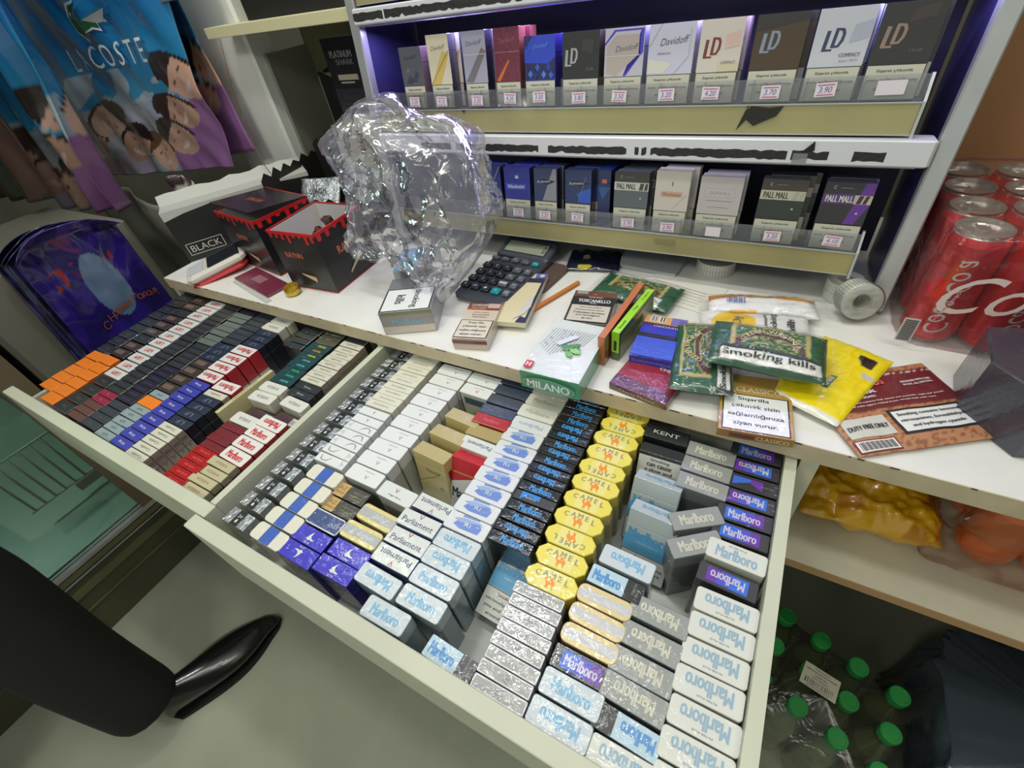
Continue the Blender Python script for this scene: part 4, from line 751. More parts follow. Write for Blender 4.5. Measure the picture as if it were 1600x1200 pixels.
# tobacco pouches: pillow bodies with crimped ends and print that follows the swell
def pouch(name, label, c, w, d, h, rz, colfn, texts=(), z=0, rx=0, ry=0, film=True, ntx=48, crimp=.10, wr=.0012, seed=0, fold=None, filmx=1.12, rough=.3):
    w, d, h = w/1e3, d/1e3, h/1e3
    def hh(u, v):
        a = max(0, 1-abs(2*u-1)**3.2); e = max(0, 1-abs(2*v-1)**2.6)
        k = (a*e)**.45 if a*e > 0 else 0
        n = noise.noise(Vector((u*5+seed, v*4, 1.3)))*wr*1.6 + noise.noise(Vector((u*14+seed, v*12, 4)))*wr*.7
        return k*h/2 + n*min(1, k*2)
    def P(u, v, s=1, e=0):
        n2 = noise.noise(Vector((u*6, v*6, seed+9)))*.0015*(1 if 0 < u < 1 else .4)
        p = Vector(((u-.5)*w + n2, (v-.5)*d+n2, h/2+s*(hh(u, v))+e))
        if s < 0: p.z = max(p.z, .0002)
        if fold: p = fold(p, u, v)
        return p
    pm_ = painted('pouch_print', rough, .8, .25, 60)
    V = []; F = []; cols = []; n = ntx
    for s in (1, -1):
        b0 = len(V)
        for j in range(n+1):
            for i in range(n+1): V.append(tuple(P(i/n, j/n, s))); q = colfn(i/n, j/n) if s > 0 else colfn(.03, .03); cols.append(q)
        for j in range(n):
            for i in range(n):
                a = b0+j*(n+1)+i; f = (a, a+1, a+n+2, a+n+1); F.append(f if s > 0 else f[::-1])
    me = bpy.data.meshes.new(name); me.from_pydata(V, [], F); me.materials.append(pm_)
    me.polygons.foreach_set('use_smooth', [True]*len(F))
    at = me.color_attributes.new('print', 'FLOAT_COLOR', 'POINT'); at.data.foreach_set('color', [x for q in cols for x in q])
    o = mkobj(name, me, None, (c[0], c[1], z+.0004), (R(rx), R(ry), R(rz))); tag(o, label, 'tobacco pouch')
    b = MB()
    for q in texts:
        if q[0] == 't':
            _, t, u, v, th, m, tw, rot = q; b.text(t, lambda a, e: P(.5+(u/1e3+a)/w, .5+(v/1e3+e)/d, 1, .0016), th/1e3, m, w=tw/1e3 if tw else None, rot=rot, bold=.004)
        elif q[0] == 'arc':
            _, t, u0, v0, rr, a0, a1, th, m = q; k = len(t)
            for i, ch in enumerate(t):
                if ch == ' ': continue
                a = R(a0+(a1-a0)*i/(k-1)); cu, cv = u0+rr*math.cos(a), v0+rr*math.sin(a)
                b.text(ch, lambda x, y: P(.5+(cu/1e3+x)/w, .5+(cv/1e3+y)/d, 1, .0016), th/1e3, m, rot=math.degrees(a)-90, bold=.004)
        elif q[0] == 'r':
            _, u0, v0, u1, v1, m, e = q; nn = 14
            for i in range(nn):
                for j in range(4):
                    g = lambda x, y: P(.5+(u0+(u1-u0)*x/nn)/1e3/w, .5+(v0+(v1-v0)*y/4)/1e3/d, 1, e)
                    b.face([g(i, j), g(i+1, j), g(i+1, j+1), g(i, j+1)], m)
    if b.v: b.obj('printed_label', o)
    if film:
        fm = clear('pouch_film', (.99, .99, .99), .02, .45, .35, 45, .07, (.9, .9, .9), 1.0)
        def Q(u, v):
            uu, vv = (u-.5)*filmx+.5, (v-.5)*1.04+.5; p = P(min(1, max(0, uu)), min(1, max(0, vv)), 1, .0016)
            q_ = Vector((uu-min(1, max(0, uu)), vv-min(1, max(0, vv)), 0)); p.x += q_.x*w; p.y += q_.y*d
            p.z += abs(noise.noise(Vector((u*9, v*9, seed+3))))*.0025; return p
        sheet('clear_wrapper', Q, 30, 24, fm, None, o)
    return o
GRN, DGN, GLD, BRN = C(28, 92, 62), C(20, 70, 46), C(196, 184, 120), C(92, 60, 44)
def gv(u, v, vertical=False, lab=None):
    # cream-gold frame, arched band and leaf sprig on green
    if lab and lab[0] < v < lab[1] and lab[2] < u < lab[3]:
        e = .018
        return C(240, 240, 238) if (lab[0]+e*1.6 < v < lab[1]-e*1.6 and lab[2]+e*.7 < u < lab[3]-e*.7) else C(26, 26, 28)
    fx0, fx1, fy0, fy1 = (.16, .84, .36, .92) if not vertical else (.14, .66, .14, .94)
    U = (u-fx0)/(fx1-fx0); V_2 = (v-fy0)/(fy1-fy0)
    if 0 < U < 1 and 0 < V_2 < 1:
        b_ = min(U*(fx1-fx0), (1-U)*(fx1-fx0), V_2*(fy1-fy0), (1-V_2)*(fy1-fy0))
        if b_ < .014: return GLD
        if b_ < .024: return DGN
        if b_ < .030: return GLD
        x, y = U-.5, V_2-(.1 if not vertical else .5)
        rr = math.hypot(x*1.0, y*.8) if not vertical else math.hypot((U-1.0)*.8, y)
        if .36 < rr < .47: return BRN
        if .34 < rr < .49: return GLD
        if rr < .34:
            t = noise.noise(Vector((u*26, v*26, 2)))
            return GLD if t > .18 else (C(120, 132, 70) if t > .05 else C(40, 104, 66))
        t = noise.noise(Vector((u*30, v*30, 8)))
        return GLD if t > .25 else C(44, 108, 70)
    return GRN
ar = C(214, 200, 150)
mar = M('arch_letter_gold', ar, .4)
pouch('tobacco_pouch', 'green tobacco pouch lying under the shelf with its warning strip at the back', (.222, .232), 132, 72, 15, -9, lambda u, v: C(236, 236, 240) if (v > .86 and .1 < u < .95) else (C(232, 236, 234) if (v < .30 and .62 < u < .86 and noise.noise(Vector((u*20, v*20, 0))) > -.2) else gv(u, v*.98+.05)),
      [('arc', 'GOLDEN VIRGINIA', 0, 22, 34, 215, 325, 6, mar), ('t', 'Smoking clogs the arteries and causes', 0, 33, 3, INK, 88, 0)], seed=3)
pouch('tobacco_pouch', 'small upright green pouch with arched gold lettering left of the yellow pouch', (.352, .086), 72, 136, 20, 10, lambda u, v: gv(u, v, True, (.02, .42, .72, .97)),
      [('arc', 'GOLDEN VIRGINIA', 11, 6, 32, 240, 120, 7, mar), ('t', 'Smoking', 25, -40, 10, INK, 44, 90)], z=.012, seed=5, filmx=1.08)
pouch('tobacco_pouch', 'white pouch with yellow circle and sideways smoking warning', (.402, .186), 138, 66, 14, 11, lambda u, v: C(26, 26, 28) if (.60 < u < .985 and (abs(u-.61) < .008 or abs(v-.04) < .012 or abs(v-.96) < .012)) else (C(244, 206, 50) if math.hypot((u-.31)*1.9, (v-.5)) < .40 else C(238, 236, 236)),
      [('t', 'Oy', -22, 3, 14, M('grey_brand_letter', C(130, 130, 140), .4), 22, 90), ('t', 'Smoking', 24, 0, 10, INK, 50, 90), ('t', 'kills', 44, 0, 10, INK, 28, 90)], z=.002, seed=8, filmx=1.06)
pouch('tobacco_pouch', 'white pouch with amber upper band and barcode, furthest back', (.404, .2335), 142, 44, 20, 11, lambda u, v: (C(232, 160, 40) if u > .4 or v > .8 else C(214, 120, 60)) if v > .62+.1*math.sin(u*3) else (C(240, 190, 80) if (v < .10 and .2 < u < .45) else C(238, 238, 240)),
      [('r', -48, -8, -22, 9, K(226, 228, 236), .0006)]+[('r', -47+i*2.3, -6, -47+i*2.3+(1.4 if i % 3 else .8), 8, K(60, 80, 160), .0009) for i in range(11)], z=.002, seed=9, filmx=1.2)
YL = C(244, 220, 20)
pouch('tobacco_pouch', 'yellow tobacco pouch with black corner lying open beneath the top green pouch', (.497, .112), 80, 146, 16, -22, lambda u, v: C(34, 32, 30) if (.62 < u < .86 and .72 < v < .86 and (u+v) > 1.42) else (C(206, 200, 180) if (.8 < u < .97 and .60 < v < .66) else (C(30, 90, 50) if (.50 < u < .60 and .28 < v < .46) else (C(230, 228, 216) if v < .05 else YL))),
      [('t', 'AMBER', 4, -19, 5, mgw, 20, 90)], z=.001, film=False, seed=12)
pouch('tobacco_pouch', 'green pouch on top of the pile showing the full Smoking kills strip', (.421, .094), 126, 74, 22, 4, lambda u, v: gv(u, v, False, (.05, .34, .08, .955)),
      [('arc', 'GOLDEN VIRGINIA', 0, -12, 33, 155, 25, 6, mar), ('t', 'Smoking kills', 0, -22.5, 12, INK, 98, 0)], z=.034, rx=7, ry=3, seed=15, filmx=1.16)
TAN, MAR = C(186, 132, 96), C(110, 40, 46)
def brownp(u, v):
    if .48 < u < .93 and .05 < v < .05: return MAR
    if v > .47: 
        if v > .93: return TAN if noise.noise(Vector((u*90, v*90, 1))) > -.1 else C(150, 96, 66)
        return MAR if abs(v-.89) > .006 or (int(u*60) % 2) else C(220, 200, 190)
    t = noise.noise(Vector((u*110, v*60, 3)))
    return TAN if t > -.12 else C(146, 92, 62)
pouch('tobacco_pouch', 'flat brown and maroon resealable pouch with duty free text and barcode', (.560, .088), 150, 118, 7, 33, brownp,
      [('r', -70, -38, -22, -12, K(206, 206, 198), .0006), ('t', 'DUTY FREE ONLY', -46, -26, 6, INK, 42, 0), ('r', -72, -57, -28, -41, K(120, 36, 40), .0006), ('r', -70.5, -55.5, -29.5, -42.5, K(232, 230, 226), .0009)]
      + [('r', -68+i*1.7, -54, -68+i*1.7+(1.1 if i % 3 else .6), -44, INK, .0012) for i in range(22)]
      + [('r', -16, -42, 66, -8, INK, .0006), ('r', -13, -39, 63, -11, mgw, .0009), ('t', 'Smoking contains benzene,', 25, -17, 5, INK, 68, 0), ('t', 'nitrosamines, formaldehyde', 25, -25, 5, INK, 70, 0), ('t', 'and hydrogen cyanide', 25, -33, 5, INK, 56, 0),
         ('t', 'BACKWOODS', -22, 34, 12, M('pale_red_letter', C(206, 110, 100), .4), 62, 6), ('t', 'ORIGINAL', -20, 22, 5, mgw, 26, 4), ('t', 'CIGARS', -20, 15, 3, mgw, 16, 0), ('t', 'PACKAGED WITH CARE', 44, 30, 3, mgw, 34, 0), ('t', 'IN USA, ALL NATURAL', 44, 25, 3, mgw, 34, 0), ('t', 'Made of natural tobacco leaf, sweet and aromatic, eight per pouch', 0, 8, 2.6, mgw, 120, 0), ('t', 'Wild and mild cigars rolled from whole leaf with care', -6, 3, 2.6, mgw, 108, 0)], film=False, seed=20, wr=.0006, z=.001)
# dark flat packet under the tray, folded paper, rolls
pouch('snack_packet', 'small dark navy packet with gold oval half under the display', (.118, .315), 96, 74, 10, 12, lambda u, v: C(190, 176, 60) if math.hypot((u-.36)*1.3, (v-.10)*2) < .17 else (C(196, 186, 150) if math.hypot((u-.35)*1.5, (v-.5)) < .12 and noise.noise(Vector((u*30, v*30, 1))) > 0 else C(26, 32, 50)), [], film=False, seed=31)['category'] = 'packet'
carton('envelope', 'grey-white folded paper lying under the display behind the green pouch', 'paper', (.215, .335), 110, 60, 6, -6, K(170, 176, 180, .1), K(190, 196, 198, .1), [], 's')
carton('paper_sheet', 'white printed sheet beneath the clear-wrapped pouches', 'paper', (.285, .262), 120, 80, 1.2, -14, K(226, 224, 214, .05, .6), K(226, 224, 214, .05, .6), [Rr(-54, v, 40, v+.7, K(150, 140, 120)) for v in (-30, -22, -14, -6, 2, 10)], 's')
mroll = M('label_roll_paper', C(214, 214, 206), .5); mrl = M('roll_line', C(160, 160, 156), .5)
def roll(c, z, r, ri, h, rot, label, wrap=False):
    t = thing('label_roll', label, 'roll', (c[0], c[1], z), rot, None)
    b = MB(); b.lathe([(ri, 0), (r, 0), (r, h), (ri, h), (ri, 0)], mroll, 40)
    for k in range(40): a = k*2*PI/40; b.face([((r+.0002)*math.cos(a), (r+.0002)*math.sin(a), .001), ((r+.0002)*math.cos(a+.03), (r+.0002)*math.sin(a+.03), .001), ((r+.0002)*math.cos(a+.03), (r+.0002)*math.sin(a+.03), h-.001), ((r+.0002)*math.cos(a), (r+.0002)*math.sin(a), h-.001)], mrl)
    b.lathe([(r+.0002, h*.5), (r+.0002, h*.5+.0005)], mrl, 40); b.obj('paper_band', t)
    b = MB(); b.lathe([(ri-.002, .0005), (ri-.0002, .0005), (ri-.0002, h-.0005), (ri-.002, h-.0005), (ri-.002, .0005)], M('roll_core', C(196, 196, 186), .6), 32); b.obj('core', t)
    if wrap:
        sheet('clear_wrap', lambda u, v: Vector(((r+.002)*math.cos(2*PI*u)*(1 if v < .72 else max(0, 1-(v-.72)*2.6)), (r+.002)*math.sin(2*PI*u)*(1 if v < .72 else max(0, 1-(v-.72)*2.6)), min(v/.72, 1)*(h+.003)-.0005+abs(noise.noise(Vector((u*20, v*8, 0))))*.001)), 40, 12, clear('pouch_film'), None, t)
    return t
roll((.512, .2765), .026, .0245, .0125, .028, (R(76), 0, R(18)), 'clear-wrapped roll of white price labels facing outwards below the display end', True)
roll((.502, .312), .0005, .0235, .012, .030, (0, 0, 0), 'white price label roll standing behind the clear-wrapped one')
roll((.322, .345), .0005, .031, .013, .022, (0, 0, 0), 'wide white label roll standing under the middle of the display')

# ------------------------------------------------------------------ left end of the counter: cartons, reader, tin lid
cblk = K(30, 29, 30, .35, .35); cred = K(206, 34, 38, .3); cin = K(206, 202, 200, .1, .6); cop = K(206, 110, 84, .3)
def drips(w, v, n, seed, face):
    r = random.Random(seed); P = [(-w/2, v), (-w/2, v-4)]; x = -w/2
    for i in range(n):
        a = x+w/n*.3; b_ = x+w/n*.7; l = r.choice((3, 6, 9, 14)); P += [(a-.6, v-4.5), (a, v-5-l), ((a+b_)/2, v-6.5-l), (b_, v-5-l), (b_+.6, v-4.5)]; x += w/n
    P += [(w/2, v-4), (w/2, v)]; return ('p', face, P, cred)
def cigarbox(label, c, w, d, h, rz, opened):
    t = thing('display_carton', label, 'display carton', (c[0], c[1], .0004), (0, 0, R(rz))); W_, D_, H_ = w/1e3, d/1e3, h/1e3
    b = MB(); k = .0016
    b.box(-W_/2, W_/2, -D_/2, -D_/2+k, 0, H_, cblk); b.box(-W_/2, W_/2, D_/2-k, D_/2, 0, H_, cblk)
    b.box(-W_/2, -W_/2+k, -D_/2+k, D_/2-k, 0, H_, cblk); b.box(W_/2-k, W_/2, -D_/2+k, D_/2-k, 0, H_, cblk); b.box(-W_/2, W_/2, -D_/2, D_/2, 0, k, cin)
    e = k+.0003
    b.box(-W_/2+e, W_/2-e, -D_/2+e-.0002, -D_/2+e, k, H_-.001, cin); b.box(-W_/2+e, W_/2-e, D_/2-e, D_/2-e+.0002, k, H_-.001, cin)
    b.box(-W_/2+e-.0002, -W_/2+e, -D_/2+e, D_/2-e, k, H_-.001, cin); b.box(W_/2-e, W_/2-e+.0002, -D_/2+e, D_/2-e, k, H_-.001, cin)
    D = [drips(w, h, 8, 3, 'front'), drips(d, h, 6, 5, 'right'), drips(w, h, 7, 8, 'back'), drips(d, h, 7, 9, 'left'),
         Rr(-w/2, 0, w/2, 2, cred, 'front'), Rr(-d/2, 0, d/2, 2, cred, 'right'), T('RAYNN', -6 if w > 130 else -14, h*.62, 11, cop, 44, 0, 'front'), T('RAYNN', 4, h*.60, 15, cop, 60, 0, 'right'),
         T('2 x', -4, h*.44, 5, M('dull_red_ink', C(120, 40, 40), .5), 10, 0, 'front'), T('25', 10, h*.43, 7, M('dull_red_ink'), 12, 0, 'right'),
         ('p', 'front', [(-16, h*.30), (-14, h*.27), (18, h*.16), (20, h*.24), (17, h*.26)], K(206, 184, 150, .2)), ('p', 'right', [(-16, h*.14), (-15, h*.18), (30, h*.42), (32, h*.34)], K(206, 184, 150, .2))]
    decals(b, D, W_, D_, H_)
    for x0, x1, y0, y1 in ((-W_/2-.001, W_/2+.001, -D_/2-.001, -D_/2+k), (-W_/2-.001, W_/2+.001, D_/2-k, D_/2+.001), (-W_/2-.001, -W_/2+k, -D_/2, D_/2), (W_/2-k, W_/2+.001, -D_/2, D_/2)): b.box(x0, x1, y0, y1, H_-.0002, H_+.0014, cred)
    b.obj('carton_body', t)
    if not opened:
        b = MB(); X = Matrix.Translation((0, D_/2, H_+.002)) @ Matrix.Rotation(R(-7), 4, 'X'); b.box(-W_/2, W_/2, -D_, 0, 0, .0016, cblk, X)
        b.box(-W_/2-.0008, W_/2+.0008, -.003, 0, -.0004, .0019, cred, X)
        b.text('RAYNN', lambda u, v: X @ Vector((u, v-D_*.55, .0019)), .016, cop, w=.052, rot=180); b.text('25', lambda u, v: X @ Vector((u+.01, v-D_*.35, .0019)), .006, M('dull_red_ink'), w=.012, rot=180); b.obj('lid_flap', t)
    return t
cigarbox('closed black carton with red drip edges and a lettered lid, left of the open one', (-.569, .166), 160, 128, 118, -8, False)
cigarbox('open black carton with red dripping rim holding cigar packets', (-.377, .139), 120, 130, 118, 3, True)
dkr = K(56, 30, 34, .6, .3)
for i, (x, y, z, rx_, ry_, rz_) in enumerate(((-.405, .112, .050, -20, 42, 10), (-.367, .178, .046, 12, -8, 0), (-.335, .168, .040, 8, 14, 12))):
    b = MB(); b.rbox(-.011, .011, -.006, .006, -.045, .065, dkr, .002); b.box(-.0113, .0113, -.0062, -.004, .058, .0652, K(110, 60, 56)); b.text('RAYNN', lambda u, v: (u*1, -.0064, v), .006, K(206, 60, 80), rot=90, w=.04)
    tag(b.obj('cigar_packet', None, (x, y, z), (R(rx_), R(ry_), R(rz_))), ('dark brown packet slanting across the front of the open red-dripped carton', 'tall dark brown packet standing at the back of the open red-dripped carton', 'short dark brown packet leaning at the right of the open red-dripped carton')[i], 'cigar packet', None)
# white-edged black carton with the big framed letters
t = thing('display_carton', 'long black-faced carton with white end and boxed letters, behind the closed red-dripped one', 'display carton', (-.735, .225, .0004), (0, 0, R(58)))
wht = K(190, 190, 184, .1, .6)
b = MB(); b.box(-.165, .165, -.026, .026, 0, .118, wht)
b.face([(-.165, -.0263, .001), (.165, -.0263, .001), (.165, -.0263, .108), (.09, -.0263, .114), (.02, -.0263, .106), (-.05, -.0263, .112), (-.12, -.0263, .106), (-.165, -.0263, .098)], M('black_carton_print', C(38, 38, 40), .35, mott=.5, ms=7))
pl = place_fn('front', .33, .0528, .118, .0004)
for u0, v0, u1, v1 in ((-.155, .014, -.075, .0155), (-.155, .040, -.075, .0415), (-.155, .014, -.1535, .0415), (-.0765, .014, -.075, .0415)): b.face([pl(u0, v0), pl(u1, v0), pl(u1, v1), pl(u0, v1)], wht)
b.text('BLACK', lambda u, v: pl(-.115+u, .0278+v), .015, wht, w=.066)
pl2 = place_fn('left', .33, .052, .118, .0004)
for i in range(9): b.text(('MADE WITH', 'CARE', 'TOBACCO', 'TUBES', '200 PCS', 'FILTER', 'KING SIZE', 'BOX', 'EU')[i], lambda u, v: pl2(u, .108-.011*i+v), .003, K(120, 110, 104, .1), w=.024)
b.obj('carton_body', t)
b = MB(); X = Matrix.Translation((0, .026, .118)) @ Matrix.Rotation(R(38), 4, 'X')
r_ = random.Random(3); top = [(-.165+.33*i/14, .030+r_.uniform(-.004, .005), 0) for i in range(15)]
b.face([X @ Vector(p) for p in [(-.165, 0, 0), (.165, 0, 0)]+top[::-1]], wht); b.face([X @ Vector((p[0], p[1], -.0012)) for p in [(.165, 0, 0), (-.165, 0, 0)]+top], wht)
b.obj('torn_lid_flap', t)
# ragged black carton with foil sachets, under the plastic bag's left side
t = thing('display_carton', 'ragged-edged black carton holding silver sachets behind the red-dripped boxes', 'display carton', (-.515, .365, .0004), (0, 0, R(8)))
b = MB(); r_ = random.Random(5)
def rag(x0, y0, x1, y1, base, amp, n, m):
    T_ = [(x0+(x1-x0)*i/n, y0+(y1-y0)*i/n, base+(amp if i % 2 else 0)*r_.uniform(.4, 1)) for i in range(n+1)]
    ox, oy = (y1-y0), -(x1-x0); l = math.hypot(ox, oy); ox, oy = ox/l*.0015, oy/l*.0015
    for i in range(n):
        a, c_ = T_[i], T_[i+1]; q = [(a[0], a[1], 0), (c_[0], c_[1], 0), c_, a]; b.face(q, m); b.face([(p[0]-ox, p[1]-oy, p[2]) for p in q][::-1], m)
        b.face([a, c_, (c_[0]-ox, c_[1]-oy, c_[2]), (a[0]-ox, a[1]-oy, a[2])], m)
bk = M('soft_black_card', C(34, 32, 32), .55, bump=.1, bs=20)
rag(-.155, -.10, .155, -.10, .084, .012, 16, bk); rag(.155, -.10, .155, .10, .10, .014, 12, bk); rag(.155, .10, -.155, .10, .150, .018, 18, bk); rag(-.155, .10, -.155, -.10, .13, .016, 12, bk)
b.box(-.154, .154, -.099, .099, 0, .004, bk)
b.text('BLACK', lambda u, v: (u-.02, -.1008, .035+v), .03, wht, w=.14); b.obj('carton_body', t)
for i, (x, y, z, rx_, rz_, m, tx) in enumerate(((-.060, -.045, .066, 52, 8, foil, 'BLACK'), (.055, -.030, .072, 48, -6, foil, 'NN'), (.0, .050, .070, 62, 3, foil, 'BLACK'), (.110, .045, .068, 55, -14, M('gold_foil_film', C(196, 160, 60), .25, .6, .6, bump=.8, bs=90), 'BI'))):
    o = sheet('foil_sachet', lambda u, v: Vector(((u-.5)*.105, (v-.5)*.105, .005*math.sin(PI*u)*math.sin(PI*v)+.004*noise.noise(Vector((u*5+i, v*5, i))))), 16, 16, m, None, None, solid=.002)
    X = Matrix.Translation((-.515, .365, .0004)) @ Matrix.Rotation(R(8), 4, 'Z') @ Matrix.Translation((x, y, z)) @ Matrix.Rotation(R(rz_), 4, 'Z') @ Matrix.Rotation(R(rx_), 4, 'X'); o.matrix_world = X; o.matrix_basis = X
    q = MB(); q.text(tx, lambda u, v: (u, v+.02, .0095), .012, K(30, 30, 32, .3), w=.05); q.obj('printed_name', o)
    tag(o, ('silver sachet at the front left of the ragged black carton', 'silver sachet at the front right of the ragged black carton', 'silver sachet at the back of the ragged black carton', 'gold sachet in the right corner of the ragged black carton')[i], 'sachet')
# card reader with a black screen, maroon handset and papers, tin lid
t = thing('card_reader', 'white and red handheld payment reader propped against the black carton', 'card reader', (-.668, .062, .0005), (0, 0, R(-32)))
b = MB(); X = Matrix.Rotation(R(9), 4, 'X'); b.rbox(-.038, .038, -.062, .070, .012, .030, K(214, 210, 200, .4), .010, X); b.obj('case', t)
b = MB(); b.rbox(-.040, .040, -.060, .066, .0, .012, K(196, 44, 52, .4), .012, X); b.obj('red_underside', t)
b = MB(); b.rbox(-.031, .031, -.010, .062, .0302, .0315, K(22, 30, 40, 1, .1), .003, X); b.obj('screen', t)
b = MB(); b.rbox(-.028, .028, -.050, -.020, .0302, .0312, K(200, 206, 214, .4), .003, X); b.obj('keypad', t)
carton('card_wallet', 'flat maroon packet lying under the red-dripped cartons', 'packet', (-.520, .058), 150, 52, 5, -12, K(110, 36, 64), K(118, 40, 66), [Rr(-30, -8, 10, 12, K(160, 110, 120))], 's')
carton('envelope', 'white envelope lying on the counter edge under the maroon packet', 'paper', (-.515, .0265), 160, 12, 1.6, -13, wht, wht, [], 's')
b = MB(); b.lathe([(0, 0), (.0145, 0), (.0155, .002), (.0155, .010), (.0145, .0125), (.0135, .0125), (.0135, .004), (0, .004)], M('gold_tin', C(206, 176, 76), .25, .7), 28)
tag(b.obj('tin_lid', None, (-.4085, .0495, .004), (R(14), 0, R(20))), 'small gold tin lid by the corner of the open red-dripped carton', 'lid')

# ------------------------------------------------------------------ crumpled clear plastic bag
OUT = [(-.293, .256), (-.248, .282), (-.183, .298), (-.123, .281), (-.054, .269), (-.008, .222), (.009, .181), (.016, .146), (-.016, .086), (-.058, .039), (-.082, .003), (-.126, .046), (-.189, .065), (-.282, .072), (-.265, .123), (-.27, .175), (-.29, .214)]
BC = (-.135, .165)
_pol = sorted((math.atan2(z-BC[1], x-BC[0]), math.hypot(x-BC[0], z-BC[1])) for x, z in OUT)
def brad(t):
    t = (t+PI) % (2*PI)-PI; A = _pol+[(_pol[0][0]+2*PI, _pol[0][1])]; A = [(_pol[-1][0]-2*PI, _pol[-1][1])]+A
    for (a, r0), (c_, r1) in zip(A, A[1:]):
        if a <= t <= c_: k = (t-a)/(c_-a+1e-9); return r0+(r1-r0)*k
    return _pol[0][1]
def bagp(u, v):
    t = 2*PI*u; s = math.sin(PI*v)**.6; r = brad(t)*s; x = BC[0]+r*math.cos(t); z = BC[1]+r*math.sin(t)
    dep = .062*math.cos(PI*v)
    q = Vector((x*11, v*5, z*11)); rid = lambda f, k: 1-abs(noise.noise(q*f+Vector((k, k, k))))*2
    nz = .030*(rid(.8, 1)-.5)+.017*(rid(1.9, 5)-.5)+.007*(rid(4.3, 9)-.5)
    env = math.sin(PI*v)**.4
    y = .125+.25*max(z, 0)-dep-nz*env
    x += .012*noise.noise(Vector((x*14, z*14, 7+v*3)))*s; z += .012*noise.noise(Vector((x*14, z*14, 17+v*3)))*s
    return Vector((x, min(y, .262+.12*z), max(z, .002)))
bagm = clear('carrier_film', (.965, .965, .975), .13, .34, .45, 22, .12, (.86, .86, .97), .8)
o = sheet('plastic_bag', bagp, 120, 70, bagm); tag(o, 'crumpled clear plastic bag heaped on the counter in front of the display', 'plastic bag')

# ------------------------------------------------------------------ shrink-wrapped red cans
mcan = M('can_red', C(206, 26, 42), .22, .35, .5); mcal = M('can_aluminium', C(206, 204, 198), .25, .85)
first = None
for j in range(4):
    for i in range(3):
        t = thing('drink_can', 'x', 'drink can', (.5975+.0585*i, .252+.0600*j, .0008), (0, 0, R(20*i+35*j)), 'red drink cans in the shrink-wrapped block')
        if not first:
            b = MB(); b.lathe([(.0, .003), (.021, .0), (.0265, .006), (.029, .012), (.029, .132), (.0262, .140), (.0255, .1415)], [mcal, mcal, mcan, mcan, mcan, mcal], 36)
            for k in range(12):
                a = R(200+k*1.2); 
            b.text('Coca-Cola', lambda u, v: (.0292*math.cos(R(-90)+v/.029), .0292*math.sin(R(-90)+v/.029), .07+u), .022, mwht, w=.10, shear=.3)
            o1 = b.obj('can_body', t)
            b = MB(); b.lathe([(.0255, .1415), (.0262, .1445), (.0250, .1445), (.0235, .139), (0, .139)], mcal, 36); o2 = b.obj('can_end', t)
            b = MB(); b.lathe([(0, .1402), (.0045, .1402), (.0045, .1394)], mcal, 12); b.rbox(-.0065, .0065, .0, .017, .1396, .1405, mcal, .003); o3 = b.obj('pull_tab', t)
            first = [o1, o2, o3]
        else:
            for q in first: c_ = q.copy(); COL.objects.link(c_); c_.parent = t
        t['label'] = ('front', 'second', 'third', 'rear')[j]+' red can in the '+('left', 'middle', 'right')[i]+' line of the shrink-wrapped block'
def wrapp(u, v):
    t = 2*PI*u; x = math.copysign(abs(math.cos(t))**.35, math.cos(t)); y = math.copysign(abs(math.sin(t))**.35, math.sin(t))
    k = min(1, (1-v)*7)*.0+1
    if v > .80: k = 1-(v-.80)/.2
    zz = .1475*min(1, v/.80)
    n_ = .004*noise.noise(Vector((x*3, y*3, zz*20)))+.003*abs(noise.noise(Vector((x*9, y*9, zz*50))))
    return Vector((.656+(.0925+n_)*x*k, .342+(.124+n_)*y*k, zz+.0012+.002*noise.noise(Vector((x*k*8, y*k*8, 2)))))
wr = clear('shrink_film', (.98, .95, .95), .06, .38, .35, 24, .10, (.9, .72, .74), 1.2)
o = sheet('shrink_wrap', wrapp, 96, 36, wr, None, None); tag(o, 'clear shrink wrap around the block of red cans, lettered in white', 'packaging')
b = MB(); pf = lambda u, v: (.648+u*.985, .2105+u*.0, .082+v)
b.text('Coca-Cola', lambda u, v: pf(.070+u, v+u*.10), .052, M('wrap_letter', C(226, 214, 210), .4), w=.28, shear=.35) if False else None
b.text('Coca', lambda u, v: (.650+u, .2070, .090+v+u*.12), .048, M('wrap_letter', C(226, 206, 204), .4), w=.135, shear=.4)
b.text('YOUNG & ENJOY', lambda u, v: (.592+u, .2070, .070+v), .0035, M('wrap_letter'), rot=78, w=.045)
b.box(.561, .577, .2078, .2082, .012, .046, M('wrap_label_white', C(206, 200, 200), .4))
for k in range(13): b.box(.5625, .5755, .2072, .2076, .014+.0024*k, .0150+.0024*k, INK)
b.obj('wrap_print', o)
carton('brown_partition', 'plain brown board standing behind the red cans', 'board', (1.12, .585), 1120, 10, 640, 0, M('kraft_board', C(172, 124, 84), .8, mott=.1, ms=3), M('kraft_board'), [], 's')

